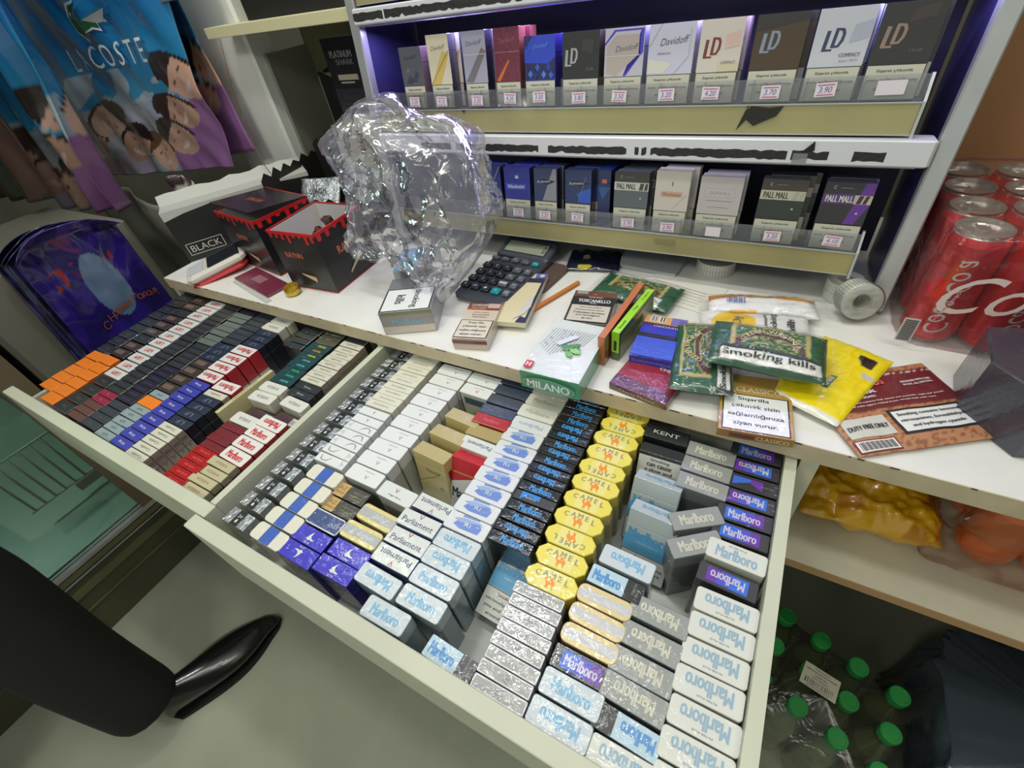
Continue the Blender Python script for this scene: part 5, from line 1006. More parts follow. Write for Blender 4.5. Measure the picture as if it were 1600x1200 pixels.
# dark translucent box on the right
t = thing('display_carton', 'smoky grey boxed cigar display at the right edge with a cream warning strip', 'display carton', (.658, .0545, .0004), (0, 0, R(14)))
sm = M('smoky_plastic', C(64, 64, 78), .18, .1, .8, alpha=.93)
b = MB(); b.prism([(0, 0), (.17, 0), (.17, .12), (-.008, .12), (-.028, .06)], 0, .074, sm, sm, .002); b.obj('box_body', t)
b = MB(); b.face([(.008, -.0008, .010), (.055, -.0008, .026), (.055, -.0008, .050), (.008, -.0008, .026)], K(206, 200, 180, .3))
for i in range(4): b.text(('Smoking', 'can cause', 'a slow and', 'painful death')[i], lambda u, v: (.031+u, -.0011, .036-.0046*i+v+u*.34), .003, INK, w=(.018, .022, .026, .032)[i])
b.obj('warning_strip', t)
b = MB(); b.text('CIGARS', lambda u, v: (-.010-.018*.2+u*.0-.012, .03+u, .055+v), .012, K(110, 110, 130), w=.05) if False else b.text('CIGARS', lambda u, v: (.11+u, -.0009, .066+v), .012, K(110, 110, 130), w=.06); b.obj('printed_name', t)

# ------------------------------------------------------------------ under the right end of the counter
SH = FZ+.541+.0005
ylw = clear('x_unused') if False else None
def snackcol(u, v):
    if noise.noise(Vector((u*9, v*9, 2))) > .32 and v > .5: return C(170, 40, 30)
    return C(226, 170, 20) if noise.noise(Vector((u*3, v*3, 5))) > -.25 else C(196, 130, 16)
for i, (x, y, z, rz_, rx_, lb) in enumerate(((.602, .135, .001, 4, 0, 'crumpled yellow snack bag lying left on the lower shelf'), (.605, .280, .001, -5, 0, 'yellow snack bag with red marks behind the front one on the lower shelf'), (.640, .425, .001, 6, 0, 'yellow snack bag furthest back on the lower shelf'))):
    o = pouch('snack_bag', lb, (x, y), 165, 130, 62, rz_, snackcol, [('t', 'peak', 10, 20, 22, M('snack_red', C(186, 40, 30), .4), 70, 0)] if i == 1 else [], z=SH+z, rx=rx_, film=False, seed=40+i, wr=.012, crimp=.1, rough=.2); o['category'] = 'snack bag'
mor = M('orange_drink', C(236, 112, 24), .15, 0, .9)
bott = None
for j in range(2):
    for i in range(5):
        t = thing('drink_bottle', 'orange drink bottle, '+ORD[i+1]+' from the left in the '+('front', 'rear')[j]+' line on the lower shelf', 'bottle', (.742+.066*i, .122+.068*j-.004*i, SH), (0, 0, 0), 'orange drink bottles on the lower shelf')
        if not bott:
            b = MB(); b.lathe([(0, .004), (.018, 0), (.028, .006), (.032, .02), (.032, .10), (.030, .115), (.032, .13), (.030, .155), (.014, .185), (.0125, .196)], mor, 28); o1 = b.obj('bottle_body', t)
            b = MB(); b.lathe([(.0145, .193), (.0145, .207), (.013, .209), (0, .209)], M('orange_cap', C(200, 90, 20), .4), 20); o2 = b.obj('cap', t)
            b = MB(); b.lathe([(.0323, .045), (.0323, .10)], M('amber_label', C(214, 110, 40), .35, 0, .6), 28); o3 = b.obj('label_sleeve', t); bott = (o1, o2, o3)
        else:
            for q in bott: c_ = q.copy(); COL.objects.link(c_); c_.parent = t
def wr2(u, v):
    t = 2*PI*u; x = math.copysign(abs(math.cos(t))**.4, math.cos(t)); y = math.copysign(abs(math.sin(t))**.4, math.sin(t)); k = 1 if v < .75 else 1-(v-.75)/.25
    q = .02*noise.noise(Vector((x*4, y*4, v*6)))+.02*abs(noise.noise(Vector((x*10, y*6, v*9))))
    return Vector((.872+(.178+q)*x*k*(1.0 if x > 0 else 1.12-.0*v), .150+(.078+q*.6)*y*k, SH+.002+.200*min(1, v/.75)*(1-.25*(x < -.5))))
o = sheet('shrink_wrap', wr2, 80, 30, clear('brown_tinted_film', (.96, .93, .90), .04, .35, .35, 16, .12, (.6, .45, .3), 1)); tag(o, 'loose clear wrap around the orange bottles on the lower shelf', 'packaging')
# green-capped bottles on the floor
mgb = M('olive_bottle', C(84, 94, 62), .12, 0, .8); mgc = M('green_cap', C(40, 140, 66), .4)
bott = None
for j in range(3):
    for i in range(4):
        cx = .5835+.0535*i*1.02-.013*j; cy = .052-.0185*i-.060*j
        k = 1.045; cx = .3958+(cx-.3958)*k; cy = -.4088+(cy+.4088)*k
        t = thing('water_bottle', 'green-capped bottle, '+ORD[i+1]+' from the left in the '+('back', 'middle', 'front')[j]+' line on the floor', 'bottle', (cx, cy, FZ+.0006), (0, 0, 0), 'green-capped bottles on the floor')
        if not bott:
            b = MB(); b.lathe([(0, .004), (.018, 0), (.026, .006), (.0275, .02), (.0275, .13), (.026, .16), (.013, .205), (.012, .222)], mgb, 24); o1 = b.obj('bottle_body', t)
            b = MB(); b.lathe([(.0150, .220), (.0152, .236), (.0138, .2385), (.0115, .2385), (.011, .2375), (0, .2375)], mgc, 28); o2 = b.obj('cap', t); o2['label'] = 'green screw cap'; bott = (o1, o2)
        else:
            for q in bott: c_ = q.copy(); COL.objects.link(c_); c_.parent = t
def wr3(u, v):
    t = 2*PI*u; x = math.copysign(abs(math.cos(t))**.45, math.cos(t)); y = math.copysign(abs(math.sin(t))**.45, math.sin(t)); k = 1 if v < .7 else 1-(v-.7)/.3
    z = .205*min(1, v/.7)+(.03*(1-k)); q = .006*noise.noise(Vector((x*6, y*6, v*6)))
    X_ = (.118+q)*x*k; Y_ = (.100+q)*y*k
    return Vector((.659+X_*1.0+Y_*.12, -.040+Y_-X_*.34, FZ+.001+z))
o = sheet('shrink_wrap', wr3, 64, 26, clear('green_tinted_film', (.95, .96, .92), .07, .35, .4, 18, .14, (.5, .48, .36), 1)); tag(o, 'hazy clear wrap around the green-capped bottles on the floor', 'packaging')
b = MB(); b.box(-.027, .027, -.020, .020, 0, .0008, K(206, 200, 180, .2))
for i, tx in enumerate(('АЗЕРБАЙДЖАН', 'минеральная вода, негазированная', '12x500 мл', '100% ВОДА')): b.text(tx, lambda u, v: (u, .0155-.0055*i+v, .0012), .0028, INK, w=(.022, .046, .018, .024)[i])
r_ = random.Random(9)
for k in range(34):
    if r_.random() < .65: b.box(-.021+k*.00125, -.021+k*.00125+r_.choice((.0005, .0009)), -.014, -.0045, .0009, .0011, INK)
b.text('8690526095219', lambda u, v: (u, -.0170+v, .0012), .0022, INK, w=.034)
q = b.obj('price_label', o, (.648, -.022, FZ+.2445), (R(-4), 0, R(-12)))
# dark wrapped crate of bottles at the lower right
def dk(u, v):
    t = 2*PI*u; x = math.copysign(abs(math.cos(t))**.5, math.cos(t)); y = math.copysign(abs(math.sin(t))**.5, math.sin(t)); k = 1 if v < .7 else math.cos((v-.7)/.3*PI/2)
    rib = .006*math.sin(t*30+1.5*math.sin(t*7))*(.6+.4*math.sin(t*11))*(1 if v < .72 else .3)
    z = .27*math.sin(min(1, v/.72)*PI/2)+(0 if v < .7 else .05*(1-k))
    q = .012*noise.noise(Vector((x*4, y*4, v*5)))
    return Vector((.965+(.160+rib+q)*x*k, .015+(.150+rib+q)*y*k, FZ+.001+z))
mdkb = M('dark_blue_film', C(64, 72, 84), .22, .1, .8, bump=.4, bs=10, crush=1)
o = sheet('bottle_pack', dk, 220, 40, mdkb); tag(o, 'dark glossy wrapped bottle pack with a blue label at the lower right corner', 'bottle pack')
b = MB()
for i in range(8):
    for j in range(5):
        g = lambda a, c_: Vector(dk(.600+a*.055/8, .50+c_*.30/5))+Vector((-.006, -.006, .004))
        b.face([g(i, j), g(i+1, j), g(i+1, j+1), g(i, j+1)], K(50, 46, 130) if i < 5 else K(30, 80, 160))
b.obj('blue_label', o)
b = MB(); g = lambda a, c_: Vector(dk(.606+a*.03, .44+c_*.07))+Vector((-.010, -.010, .008)); b.face([g(0, 0), g(1, 0), g(1, 1), g(0, 1)], K(206, 200, 184)); b.obj('cream_tag', o)

# ------------------------------------------------------------------ left: glass-door fridge, partition, hanging bags, white fridge and shelf
mfr = M('fridge_frame_tan', C(122, 108, 84), .5, mott=.1, ms=5); mdi = M('fridge_interior_dark', C(24, 32, 36), .5); mgn = M('added_deck_green', C(112, 138, 122), .35, mott=.2, ms=5)
t = thing('drinks_fridge', 'dark glass-door drinks fridge standing left of the counter', 'fridge', (-.95, -.35, FZ))
b = MB(); b.box(-.75, -.70, -.80, .05, 0, 1.6, mdi); b.box(-.75, -.02, .02, .05, 0, 1.6, mdi); b.box(-.75, -.02, -.83, -.80, 0, 1.6, mdi); b.box(-.75, -.02, -.83, .05, 1.6, 1.63, mdi); b.obj('case', t)
X = Matrix.Identity(4)
b = MB(); b.prism([(-.03, .236), (-.50, .40), (-.70, .40), (-.70, .20), (-.03, .20)], -.80, .02, mgn, mgn, 0, Matrix(((1, 0, 0, 0), (0, 0, -1, 0), (0, 1, 0, 0), (0, 0, 0, 1))) @ Matrix.Identity(4))  # deck added so the lower glass shows a green reflected tone
b.v = [(x, y, z) for x, y, z in b.v]; o = b.obj('added_green_deck', t); o.location = (0, -.78, 0); o['label'] = 'added grey-green deck lending the lower glass its reflected tone'
b = MB(); b.box(-.05, 0, -.83, .05, .0, .190, M('kick_dark', C(84, 82, 62), .45)); b.obj('kick_plate', t)
for z0, z1, m in ((.226, .236, malu), (.206, .222, M('olive_trim', C(120, 118, 88), .35, .3)), (.196, .200, malu), (.150, .172, M('olive_trim')), (.10, .103, M('olive_trim'))):
    b = MB(); b.box(-.02, .006, -.83, .05, z0, z1, m); b.obj('trim_bar', t)
b = MB(); b.box(-.03, .0, .0, .05, .236, 1.6, mfr); b.obj('door_frame', t); b = MB(); b.box(-.03, .0, -.83, -.79, .236, 1.6, mfr); b.obj('door_frame', t)
b = MB(); b.box(-.012, -.008, -.79, .0, .237, 1.6, clear('fridge_glass', (.80, .88, .84), .01, .9, hazecol=(.5, .6, .56))); b.obj('door_glass', t)
t2 = thing('wire_rack', 'white wire rack inside the dark fridge at the far left', 'rack', (-1.10, -.50, FZ+.33)); mw = M('wire_white', C(150, 158, 146), .4)
b = MB(); b.tube([(0, 0, 0), (0, .34, 0)], .003, mw); b.obj('rail', t2); b = MB(); b.tube([(0, 0, .155), (0, .34, .155)], .003, mw); b.obj('rail', t2)
for i in range(14): b = MB(); b.tube([(0, .01+.0245*i, 0), (0, .01+.0245*i, .155)], .003, mw, 6); b.obj('bar', t2)
b = MB(); b.box(.0, .004, .10, .16, -.032, -.006, K(160, 150, 120)); b.obj('tag', t2)
mgrey = M('grey_partition', C(120, 117, 105), .6, mott=.1, ms=4)
b = MB(); b.rbox(-1.35, -.95, -.285, .06, FZ, .10, mgrey, .01); tag(b.obj('side_cupboard', None), 'grey-beige cupboard between the dark fridge and the white counter', 'cupboard')
# purple new-year bag, with others folded behind
PUR, DPU = C(52, 30, 120), C(34, 22, 92)
def purc(u, v):
    if v > .86: return C(84, 60, 150) if noise.noise(Vector((u*9, v*6, 1))) > 0 else C(46, 28, 110)
    if math.hypot((u-.55)*1.25, (v-.52)*.9) < .2 and not (v > .60 and noise.noise(Vector((u*9, v*9, 4))) < .05 and False):
        return C(96, 120, 150)
    if .60 < v < .72 and abs(u-.5) < .34 and noise.noise(Vector((u*13, v*10, 6))) > .12: return C(150, 40, 40)
    if .06 < v < .84: return C(40, 24, 118) if noise.noise(Vector((u*4, v*4, 2))) > 0 else C(30, 20, 96)
    return DPU
def purp(dx, sx=0, wv=.01, tall=.345):
    def f(u, v):
        y = -.200+.215*u+.02*v*(1-u)+dx*.5; z = -.165+tall*v - (.035*(u-.45)**2*4)*(v**3)
        x = -.878-dx+wv*math.sin(u*9+v*3+sx)*(.3+v)+.006*noise.noise(Vector((u*6, v*6, sx)))
        if v > .88: x += .03*(v-.88)/.12; z -= .02*(v-.88)/.12
        return Vector((x, y, z))
    return f
o = sheet('carrier_bag', purp(0), 90, 90, painted('bag_print', .22, .9, .3, 14), purc, None, solid=.0015); tag(o, 'dark violet bag with a blue cup and orange Cyrillic greeting hanging left of the drawer', 'shopping bag')
b = MB(); f_ = purp(0); m_ = M('greeting_orange', C(150, 84, 60), .4)
for i, ch in enumerate('С Новым Годом!'):
    if ch == ' ': continue
    u0 = .30+.047*i; v0 = .33+.05*math.sin((i-2)/13*PI)
    b.text(ch, lambda a, e: f_(u0+a/.215, v0+e/.345)+Vector((.0022, 0, 0)), .019 if ch in 'СНГ!' else .013, m_)
b.obj('greeting_print', o)
for i in range(1, 4):
    o = sheet('carrier_bag', purp(.015*i, i*2.1, .004), 40, 40, painted('bag_print'), lambda u, v: C(44, 46, 96) if noise.noise(Vector((u*5, v*8, i*3))) > 0 else C(28, 30, 60), None, solid=.0012)
    o.location.y = -.014*i; tag(o, ('first', 'second', 'last')[i-1]+' of the bags showing a blue edge behind the violet greeting bag', 'shopping bag', 'bags behind the violet greeting bag')
# big printed bags with smiling faces (generic picture)
def ell(u, v, cu, cv, a, b_, rot=0):
    c_, s_ = math.cos(R(rot)), math.sin(R(rot)); x, y = (u-cu), (v-cv); X_, Y_ = x*c_+y*s_, -x*s_+y*c_; return math.hypot(X_/a, Y_/b_)
SKN = [(206, 170, 150), (200, 160, 140), (222, 178, 156), (206, 168, 150), (196, 156, 136)]
FACES = [(.36, .34, .085, .115, -60, 0, (84, 66, 58)), (.47, .19, .080, .115, -30, 1, (44, 34, 36)), (.62, .12, .075, .115, 14, 2, (110, 78, 56)), (.76, .20, .080, .11, 34, 3, (64, 56, 52)), (.83, .34, .075, .11, 50, 4, (60, 46, 44)), (.20, .22, .08, .12, -20, 1, (90, 70, 60)), (.93, .50, .08, .13, 40, 2, (54, 44, 44))]
def facecol(u, v):
    for cu, cv, a, b_, ro, si, hair in FACES:
        e = ell(u, v, cu, cv, a, b_, ro)
        if e < 1:
            c_, s_ = math.cos(R(ro)), math.sin(R(ro)); x, y = (u-cu)/a, (v-cv)/b_; X_, Y_ = x*c_+y*s_, -x*s_+y*c_
            if Y_ > .50+.15*X_: return C(*hair)
            if abs(abs(X_)-.36) < .13 and abs(Y_-.12) < .045: return C(110, 76, 66)
            if abs(X_) < .36 and -.50-.14*(1-(X_/.36)**2) < Y_ < -.42: return C(226, 206, 200)
            if abs(X_) < .09 and -.30 < Y_ < .05: return C(*[q-22 for q in SKN[si]])
            return C(*SKN[si])
        if e < 1.2 and (v-cv) > -.0: return C(*hair)
    if v < .42:
        if u > .70 and v < .30+.4*(u-.7): return C(150, 104, 158)
        if .28 < u < .50 and v < .14: return C(186, 178, 200)
        if .52 < u < .70 and v < .10: return C(150, 176, 190)
        if v < .12: return C(150, 120, 140)
        return C(160, 168, 190) if noise.noise(Vector((u*8, v*8, 2))) > 0 else C(190, 192, 204)
    t = noise.noise(Vector((u*5, v*5, 3)))+.5*noise.noise(Vector((u*12, v*12, 3)))
    if v < .60 and t > .05: return C(170, 188, 202)
    k = min(1, (v-.42)/.5); return C(int(60-30*k), int(150-40*k+8*t), int(196-24*k))
def bagquad(BL, BR, TR, TL, y0, wob, seed, fold=0):
    def f(u, v):
        x = (BL[0]*(1-u)+BR[0]*u)*(1-v)+(TL[0]*(1-u)+TR[0]*u)*v; z = (BL[1]*(1-u)+BR[1]*u)*(1-v)+(TL[1]*(1-u)+TR[1]*u)*v
        n_ = noise.noise(Vector((u*4, v*2.4, seed)))*wob+noise.noise(Vector((u*11+v*5, v*6, seed)))*wob*.4+fold*math.sin(u*21+seed+v*2)
        return Vector((x+.01*noise.noise(Vector((v*6, seed, 0))), y0+n_, z))
    return f
pb = painted('bag_print')
f1 = bagquad((-1.62, .075), (-.827, .136), (-.70, .80), (-1.42, .83), .30, .030, 3)
f2 = bagquad((-1.40, .090), (-.785, .160), (-.835, .80), (-1.30, .80), .350, .012, 9)
o = sheet('carrier_bag', f2, 60, 60, pb, lambda u, v: facecol(u, v*1.7), None, solid=.0015); tag(o, 'picture bag whose right edge shows behind the front bag with the white letters', 'shopping bag')
o = sheet('carrier_bag', f1, 200, 170, pb, lambda u, v: facecol(u, v*1.7), None, solid=.0015); tag(o, 'glossy blue picture bag with smiling faces, green crocodile and white letters', 'shopping bag')
b = MB(); g = lambda a, e: f1(a, e)+Vector((0, -.004, 0)); mwl = M('bag_letter_white', C(226, 232, 236), .3)
def uvat(x, z):      # place on the bag for a given x, z
    v = (z-.10)/.70; x0 = -1.62+.20*v; x1 = -.827+.127*v; return (x-x0)/(x1-x0), v
for i, ch in enumerate('LACOSTE'):
    u0, v0 = uvat(-1.265+.060*i, .374-.001*i); b.text(ch, lambda a, e: g(u0+a/.78, v0+e/.70)+Vector((0, -.008, 0)), .044, mwl, xs=1.1)
b.obj('printed_name', o); b = MB()
gc, gw = M('croc_green', C(44, 96, 60), .4), mwl
cro = [(-.062, -.012), (-.052, .012), (-.034, .028), (-.014, .026), (-.030, .014), (-.034, .002), (-.020, -.004), (.010, -.004), (.040, -.010), (.066, -.014), (.040, -.020), (.046, -.030), (.030, -.024), (.010, -.020), (.014, -.034), (-.004, -.024), (-.030, -.022), (-.036, -.036), (-.046, -.024)]
for sc_, m, off in ((1.18, gw, .0), (1, gc, -.001)):
    P_ = []
    for x, z in cro:
        u0, v0 = uvat(-1.065+x*sc_*1.15, .448+z*sc_*.95+x*.25); P_.append(g(u0, v0)+Vector((0, off-.008, 0)))
    b.face(P_, m)
b.obj('crocodile_emblem', o)
f3 = bagquad((-1.52, .05), (-1.135, .070), (-.93, .80), (-1.36, .84), .145, .02, 15, .026)
o = sheet('carrier_bag', f3, 110, 80, pb, lambda u, v: facecol(u*.8+.3, v*1.6), None, solid=.0015); tag(o, 'picture bag hanging in folds at the left, in front of the lettered bag', 'shopping bag')
f4 = bagquad((-1.56, .13), (-1.24, .130), (-1.02, .80), (-1.42, .84), .03, .012, 25, .022)
o = sheet('carrier_bag', f4, 90, 70, pb, lambda u, v: C(70, 150, 180) if v > .5 else (C(96, 76, 66) if noise.noise(Vector((u*4, v*5, 1))) > -.1 else C(60, 74, 60)), None, solid=.0015); tag(o, 'leftmost folded blue bag hanging at the frame edge', 'shopping bag')
# grey cloth-like bags bunched behind
mcl = M('pale_plastic_sheet', C(150, 148, 140), .5, 0, .3, bump=.3, bs=8)
o = sheet('plastic_sheet', lambda u, v: Vector((-1.55+.60*u, .235+.03*math.sin(u*7)+.015*noise.noise(Vector((u*5, v*5, 2))), -.50+.57*v-.10*(u-.4)**2)), 50, 40, mcl, None, None, solid=.002); tag(o, 'pale grey plastic sheeting bunched behind the violet bag', 'plastic sheet')
o = sheet('magazine_bag', lambda u, v: Vector((-1.03+.17*u, .20+.03*noise.noise(Vector((u*5, v*6, 1)))+.04*v, -.16+.30*v-.04*u)), 40, 40, painted('bag_print'), lambda u, v: C(196, 196, 192) if noise.noise(Vector((u*4, v*7, 5))) > 0 else (C(110, 60, 74) if noise.noise(Vector((u*8, v*8, 1))) > .2 else C(70, 56, 58)), None, solid=.0015); tag(o, 'crumpled white and maroon wrapper stuffed beside the counter end', 'plastic bag')
# white fridge with rubber seal, shelf and cartons behind
mwf = M('white_enamel', C(236, 238, 232), .14, 0, .7); mgw_ = M('grey_liner', C(134, 134, 124), .5); mol = M('olive_shade_liner', C(120, 116, 88), .6)  # the olive liner colour has the interior's shade painted in
t = thing('white_fridge', 'glossy white fridge door and open grey side behind the cartons', 'fridge', (-.83, .45, .0005))
b = MB(); b.rbox(-.095, .115, -.05, .02, 0, .90, mwf, .006); b.obj('door', t)
b = MB(); b.box(.1155, .125, -.02, .11, 0, .34, mgw_); b.box(.1155, .46, .105, .125, 0, .37, mol); b.obj('side_liner', t)
b = MB(); pth = [(.13+.02+.03*0, .09, .0)]; path = [(.155, .085, .02), (.155, .085, .22), (.160, .086, .26), (.172, .088, .285), (.195, .09, .292)]; b.tube(path, .0035, M('black_rubber', C(20, 20, 20), .5)); b.obj('rubber_seal', t)
b = MB(); b.rbox(.165, .240, .060, .080, 0, .285, mgw_, .01); b.obj('inner_panel', t)
b = MB(); b.prism([(.185, .15), (.28, .12), (.30, .20), (.225, .275), (.185, .29)], 0, .004, M('painted_dark_hollow', C(12, 12, 12), .6), M('painted_dark_hollow'), 0, Matrix(((1, 0, 0, 0), (0, 0, -1, .058), (0, 1, 0, 0), (0, 0, 0, 1)))); b.obj('dark_hollow_plate', t)  # flat black plate, its colour standing in for the shade of a hollow
carton('appliance_box', 'narrow white box marked with a 1 beside the grey fridge liner', 'box', (-.572, .475), 60, 50, 190, 0, K(206, 200, 184, .1, .5), K(206, 200, 184, .1, .5), [T('1', 0, 78, 20, INK, 8, -90, 'front'), Rr(-24, 100, 24, 101, K(160, 156, 140), 'front'), Rr(23, 60, 24, 180, K(160, 156, 140), 'front')], 's')
carton('carton', 'cream carton with upright black letters under the black one', 'carton', (-.472, .470), 130, 70, 215, 0, K(190, 182, 150, .1, .5), K(190, 182, 150), [T('DUO', -34, 165, 14, INK, 70, -90, 'front')], 's')
carton('carton', 'black carton with gold label stacked below the shelf', 'carton', (-.470, .470), 122, 66, 140, 0, K(34, 32, 38, .4), K(34, 32, 38), [T('PLATINUM', -14, 112, 12, K(160, 156, 160), 62, 0, 'front'), T('SHARK', -8, 98, 10, K(120, 116, 124), 50, 0, 'front'), Rr(-40, 66, 18, 76, K(190, 180, 160), 'front'), Rr(-36, 60, 4, 63, K(190, 180, 160), 'front'), T('Premium One', 0, 34, 8, K(120, 118, 130), 58, 3, 'front', 0, .3), Rr(-61, 0, 61, 50, K(50, 50, 60), 'front')], 's', z=.2165)
b = MB(); b.rbox(-.742, -.325, .335, .56, .385, .403, M('cream_shelf', C(214, 208, 168), .45), .001); tag(b.obj('wall_shelf', None), 'cream shelf board above the white fridge, left of the display', 'shelf')
b = MB(); b.box(-.735, -.725, .40, .58, .0005, .3845, mgw_); b.box(-.735, -.725, .40, .58, .4035, .8, mgw_)
b = MB()
for i, (x, w_) in enumerate(((-.62, .075), (-.50, .10), (-.385, .05))): pass
carton('black_case', 'black bundle sitting on the cream shelf at the top edge', 'case', (-.505, .445), 300, 150, 120, -2, M('matte_black', C(22, 22, 22), .6, bump=.3, bs=12), M('matte_black'), [], 'r', 20, z=.4036)
carton('storage_box', 'blue-grey plastic box above the white fridge at the top left', 'box', (-.80, .33), 150, 60, 90, -3, K(110, 120, 140, .6), K(110, 120, 140), [], 'r', 12, z=.4525)
bpy.data.objects['storage_box'].location.z = .9015 if False else .4525
b = MB(); b.tube([(-.695, .33, .384), (-.7195, .322, .30), (-.728, .316, .22), (-.712, .308, .145), (-.690, .300, .128)], .0011, M('cord_tan', C(120, 100, 76), .6), 6)
tag(b.obj('cord', None), 'thin tan cord hanging from the cream shelf down to the cartons', 'cord')

# ------------------------------------------------------------------ the person standing at the left
def skin(name, pts, edges, radii, mat, parent=None, sub=2):
    me = bpy.data.meshes.new(name); me.from_pydata(pts, edges, []); o = mkobj(name, me, parent)
    o.modifiers.new('skin', 'SKIN'); sv = me.skin_vertices[0].data
    for i, r in enumerate(radii): sv[i].radius = (r, r) if not isinstance(r, tuple) else r; sv[i].use_root = (i == 0)
    m = o.modifiers.new('sub', 'SUBSURF'); m.levels = sub; m.render_levels = sub; me.materials.append(mat)
    for p in me.polygons: p.use_smooth = True
    dg = bpy.context.evaluated_depsgraph_get(); dg.update(); me2 = bpy.data.meshes.new_from_object(o.evaluated_get(dg)); o.modifiers.clear(); o.data = me2
    me2.materials.clear(); me2.materials.append(mat); me2.polygons.foreach_set('use_smooth', [True]*len(me2.polygons)); return o
cloth = M('black_cloth', C(16, 14, 14), .85, bump=.25, bs=40, sheen=1)
hip = (-.81, -.72, .06)
pts = [hip, (-.81, -.66, -.02), (-.725, -.625, -.27), (-.71, -.630, -.34), (-.640, -.640, -.52), (-.583, -.640, -.655), (-.574, -.640, -.700),
       (-.84, -.82, -.02), (-.83, -.89, -.30), (-.83, -.91, -.38), (-.83, -.95, -.62), (-.83, -.955, -.705),
       (-.79, -.74, .25), (-.78, -.74, .45), (-.77, -.735, .58), (-.77, -.72, .66),
       (-.78, -.62, .55), (-.72, -.57, .30), (-.76, -.60, .10), (-.83, -.87, .55), (-.83, -.93, .30), (-.83, -.85, .10)]
edges = [(0, 1), (1, 2), (2, 3), (3, 4), (4, 5), (5, 6), (0, 7), (7, 8), (8, 9), (9, 10), (10, 11), (0, 12), (12, 13), (13, 14), (14, 15), (14, 16), (16, 17), (17, 18), (14, 19), (19, 20), (20, 21)]
rad = [.115, .105, .093, .091, .080, .074, .072, .105, .095, .093, .078, .070, .14, .15, .13, .06, .065, .05, .045, .065, .05, .045]
per = skin('person', pts, edges, rad, cloth); tag(per, 'person in loose black clothes and polished black shoes standing at the left', 'person')
hd = sheet('head', lambda u, v: Vector((.068*math.cos(2*PI*u)*math.sin(PI*v)*(1-.12*(v > .6)), .088*math.sin(2*PI*u)*math.sin(PI*v)+(.018*math.exp(-((u-.25)/.03)**2-((v-.56)/.06)**2)), .115*math.cos(PI*v))), 40, 30, M('skin_tone', C(150, 110, 90), .5), None, per)
hd.location = (-.76, -.71, .80); hd.rotation_euler = (0, 0, R(-70))
hr = sheet('hair', lambda u, v: Vector((.073*math.cos(2*PI*u)*math.sin(PI*v*.5), .094*math.sin(2*PI*u)*math.sin(PI*v*.5)-.006, .121*math.cos(PI*v*.5))), 32, 14, M('hair_black', C(20, 18, 18), .7), None, per); hr.location = hd.location; hr.rotation_euler = (R(14), 0, R(-70))
shoe = M('polished_black_leather', C(14, 14, 16), .22, 0, .5, fs=20)
def shoep(u, v):
    # u along the foot (heel to toe), v around
    L = .285; x = u*L; w = .036+.016*math.sin(PI*min(1, u*1.15)**1.6)-.010*(u > .93)*(u-.93)*10
    w *= math.sin(PI*min(1, max(.0, u*.98+.02)))**.28 if 0 < u < 1 else .02
    w = max(w, .002); hgt = (.085*(1-u)**1.3*(1-.25*u)+.040) * (min(1, (1-u)*7)**.5 if u > .86 else 1) * (min(1, u*12)**.5 if u < .08 else 1)
    a = 2*PI*v; cy, cz = math.cos(a), math.sin(a)
    return Vector((x, w*cy*(1 if cz < .2 else 1-.25*cz), .010+max(0, hgt)*.5*(1+cz) if True else 0))
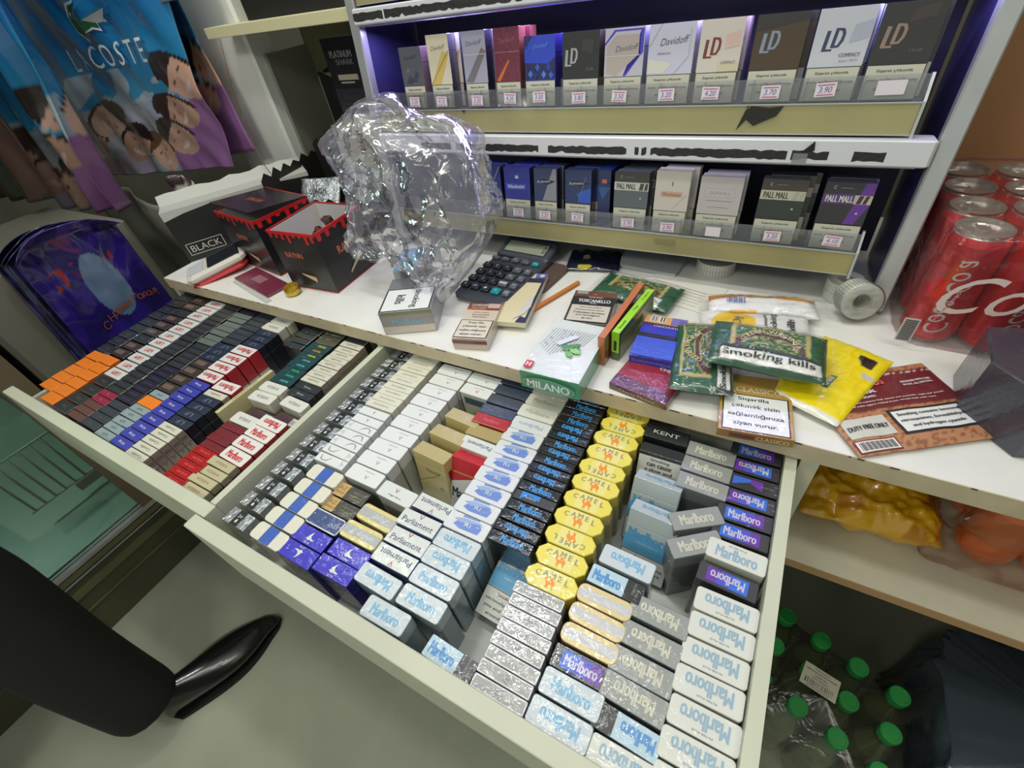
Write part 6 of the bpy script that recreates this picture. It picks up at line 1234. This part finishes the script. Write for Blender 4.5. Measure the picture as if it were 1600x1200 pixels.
for i, (loc, rz_, pr) in enumerate((((-.5775, -.648, FZ+.001), 77, None), ((-.825, -.905, FZ+.001), 262, None))):
    o = sheet('shoe', shoep, 40, 32, shoe, None, per); o.location = loc; o.rotation_euler = (0, 0, R(rz_))
    b = MB(); P_ = [(.29*u_/20, .0) for u_ in range(21)]
    Lp = [shoep(k/20, 0) for k in range(21)]; Rp = [shoep(k/20, .5) for k in range(21)]
    outl = [(p.x, p.y*1.05) for p in Rp]+[(p.x, p.y*1.05) for p in Lp[::-1]]; b.prism(outl, 0, .010, M('sole_black', C(16, 16, 16), .6), M('sole_black')); b.obj('sole', o)
    b = MB(); b.tube([(.115, -.036, .060), (.118, -.02, .078), (.12, .0, .083), (.118, .02, .078), (.115, .036, .060)], .003, M('steel', C(170, 170, 165), .25, 1), 6); b.obj('instep_strap', o)

# ------------------------------------------------------------------ labels for the rows of packs
by = {}
for o, look, col, y, lab in PLACED:
    if lab: continue
    by.setdefault((col, look), []).append((y, o))
for (col, look), L_ in by.items():
    L_.sort(key=lambda q: q[0]); n = len(L_)
    for i, (y, o) in enumerate(L_):
        col = col.replace(' of the ', ' of ') if len((look+col).split()) > 12 else col
        o['label'] = (look+', '+ORD[i+1]+' from the front, '+col) if n > 1 else look+', single, '+col
        if n > 1: o['group'] = look+' packs in the '+('right drawer' if 'right' in col else 'left drawer')
# past the three hundred that show largest, the small far packs become one body of stuff
bpy.context.view_layer.update()
cp = cam_o.location
packs = [q for q in PLACED if q[0].name.startswith('cigarette_pack')]
def size_px(q):
    o = q[0]; p = o.location; d = (p-cp).length; vis = 1.0
    if q[3] > .0 and p.z < 0: vis *= .4
    if q[4] and 'directly behind' in q[4]: vis *= .16
    me = o.data; dims = [max(v.co[k] for v in me.vertices)-min(v.co[k] for v in me.vertices) for k in (0, 1)]
    return dims[0]*dims[1]/d**2*vis
packs.sort(key=size_px, reverse=True)
rest = packs[298:]
if rest:
    b = MB()
    for q in rest:
        o = q[0]
        for ob in [o]+list(o.children):
            me = ob.data; mw_ = ob.matrix_world; base = len(b.v)
            b.v += [tuple(mw_ @ v.co) for v in me.vertices]
            for p in me.polygons: b.f.append(tuple(i+base for i in p.vertices)); b.m.append(b.slot(me.materials[p.material_index])); b.sm.append(False)
        for ob in list(o.children): bpy.data.objects.remove(ob)
        bpy.data.objects.remove(o)
    o = b.obj('cigarette_packs'); tag(o, 'the smallest cigarette packs deep in the back rows of the drawers and display', 'cigarette packs', None, 'stuff')
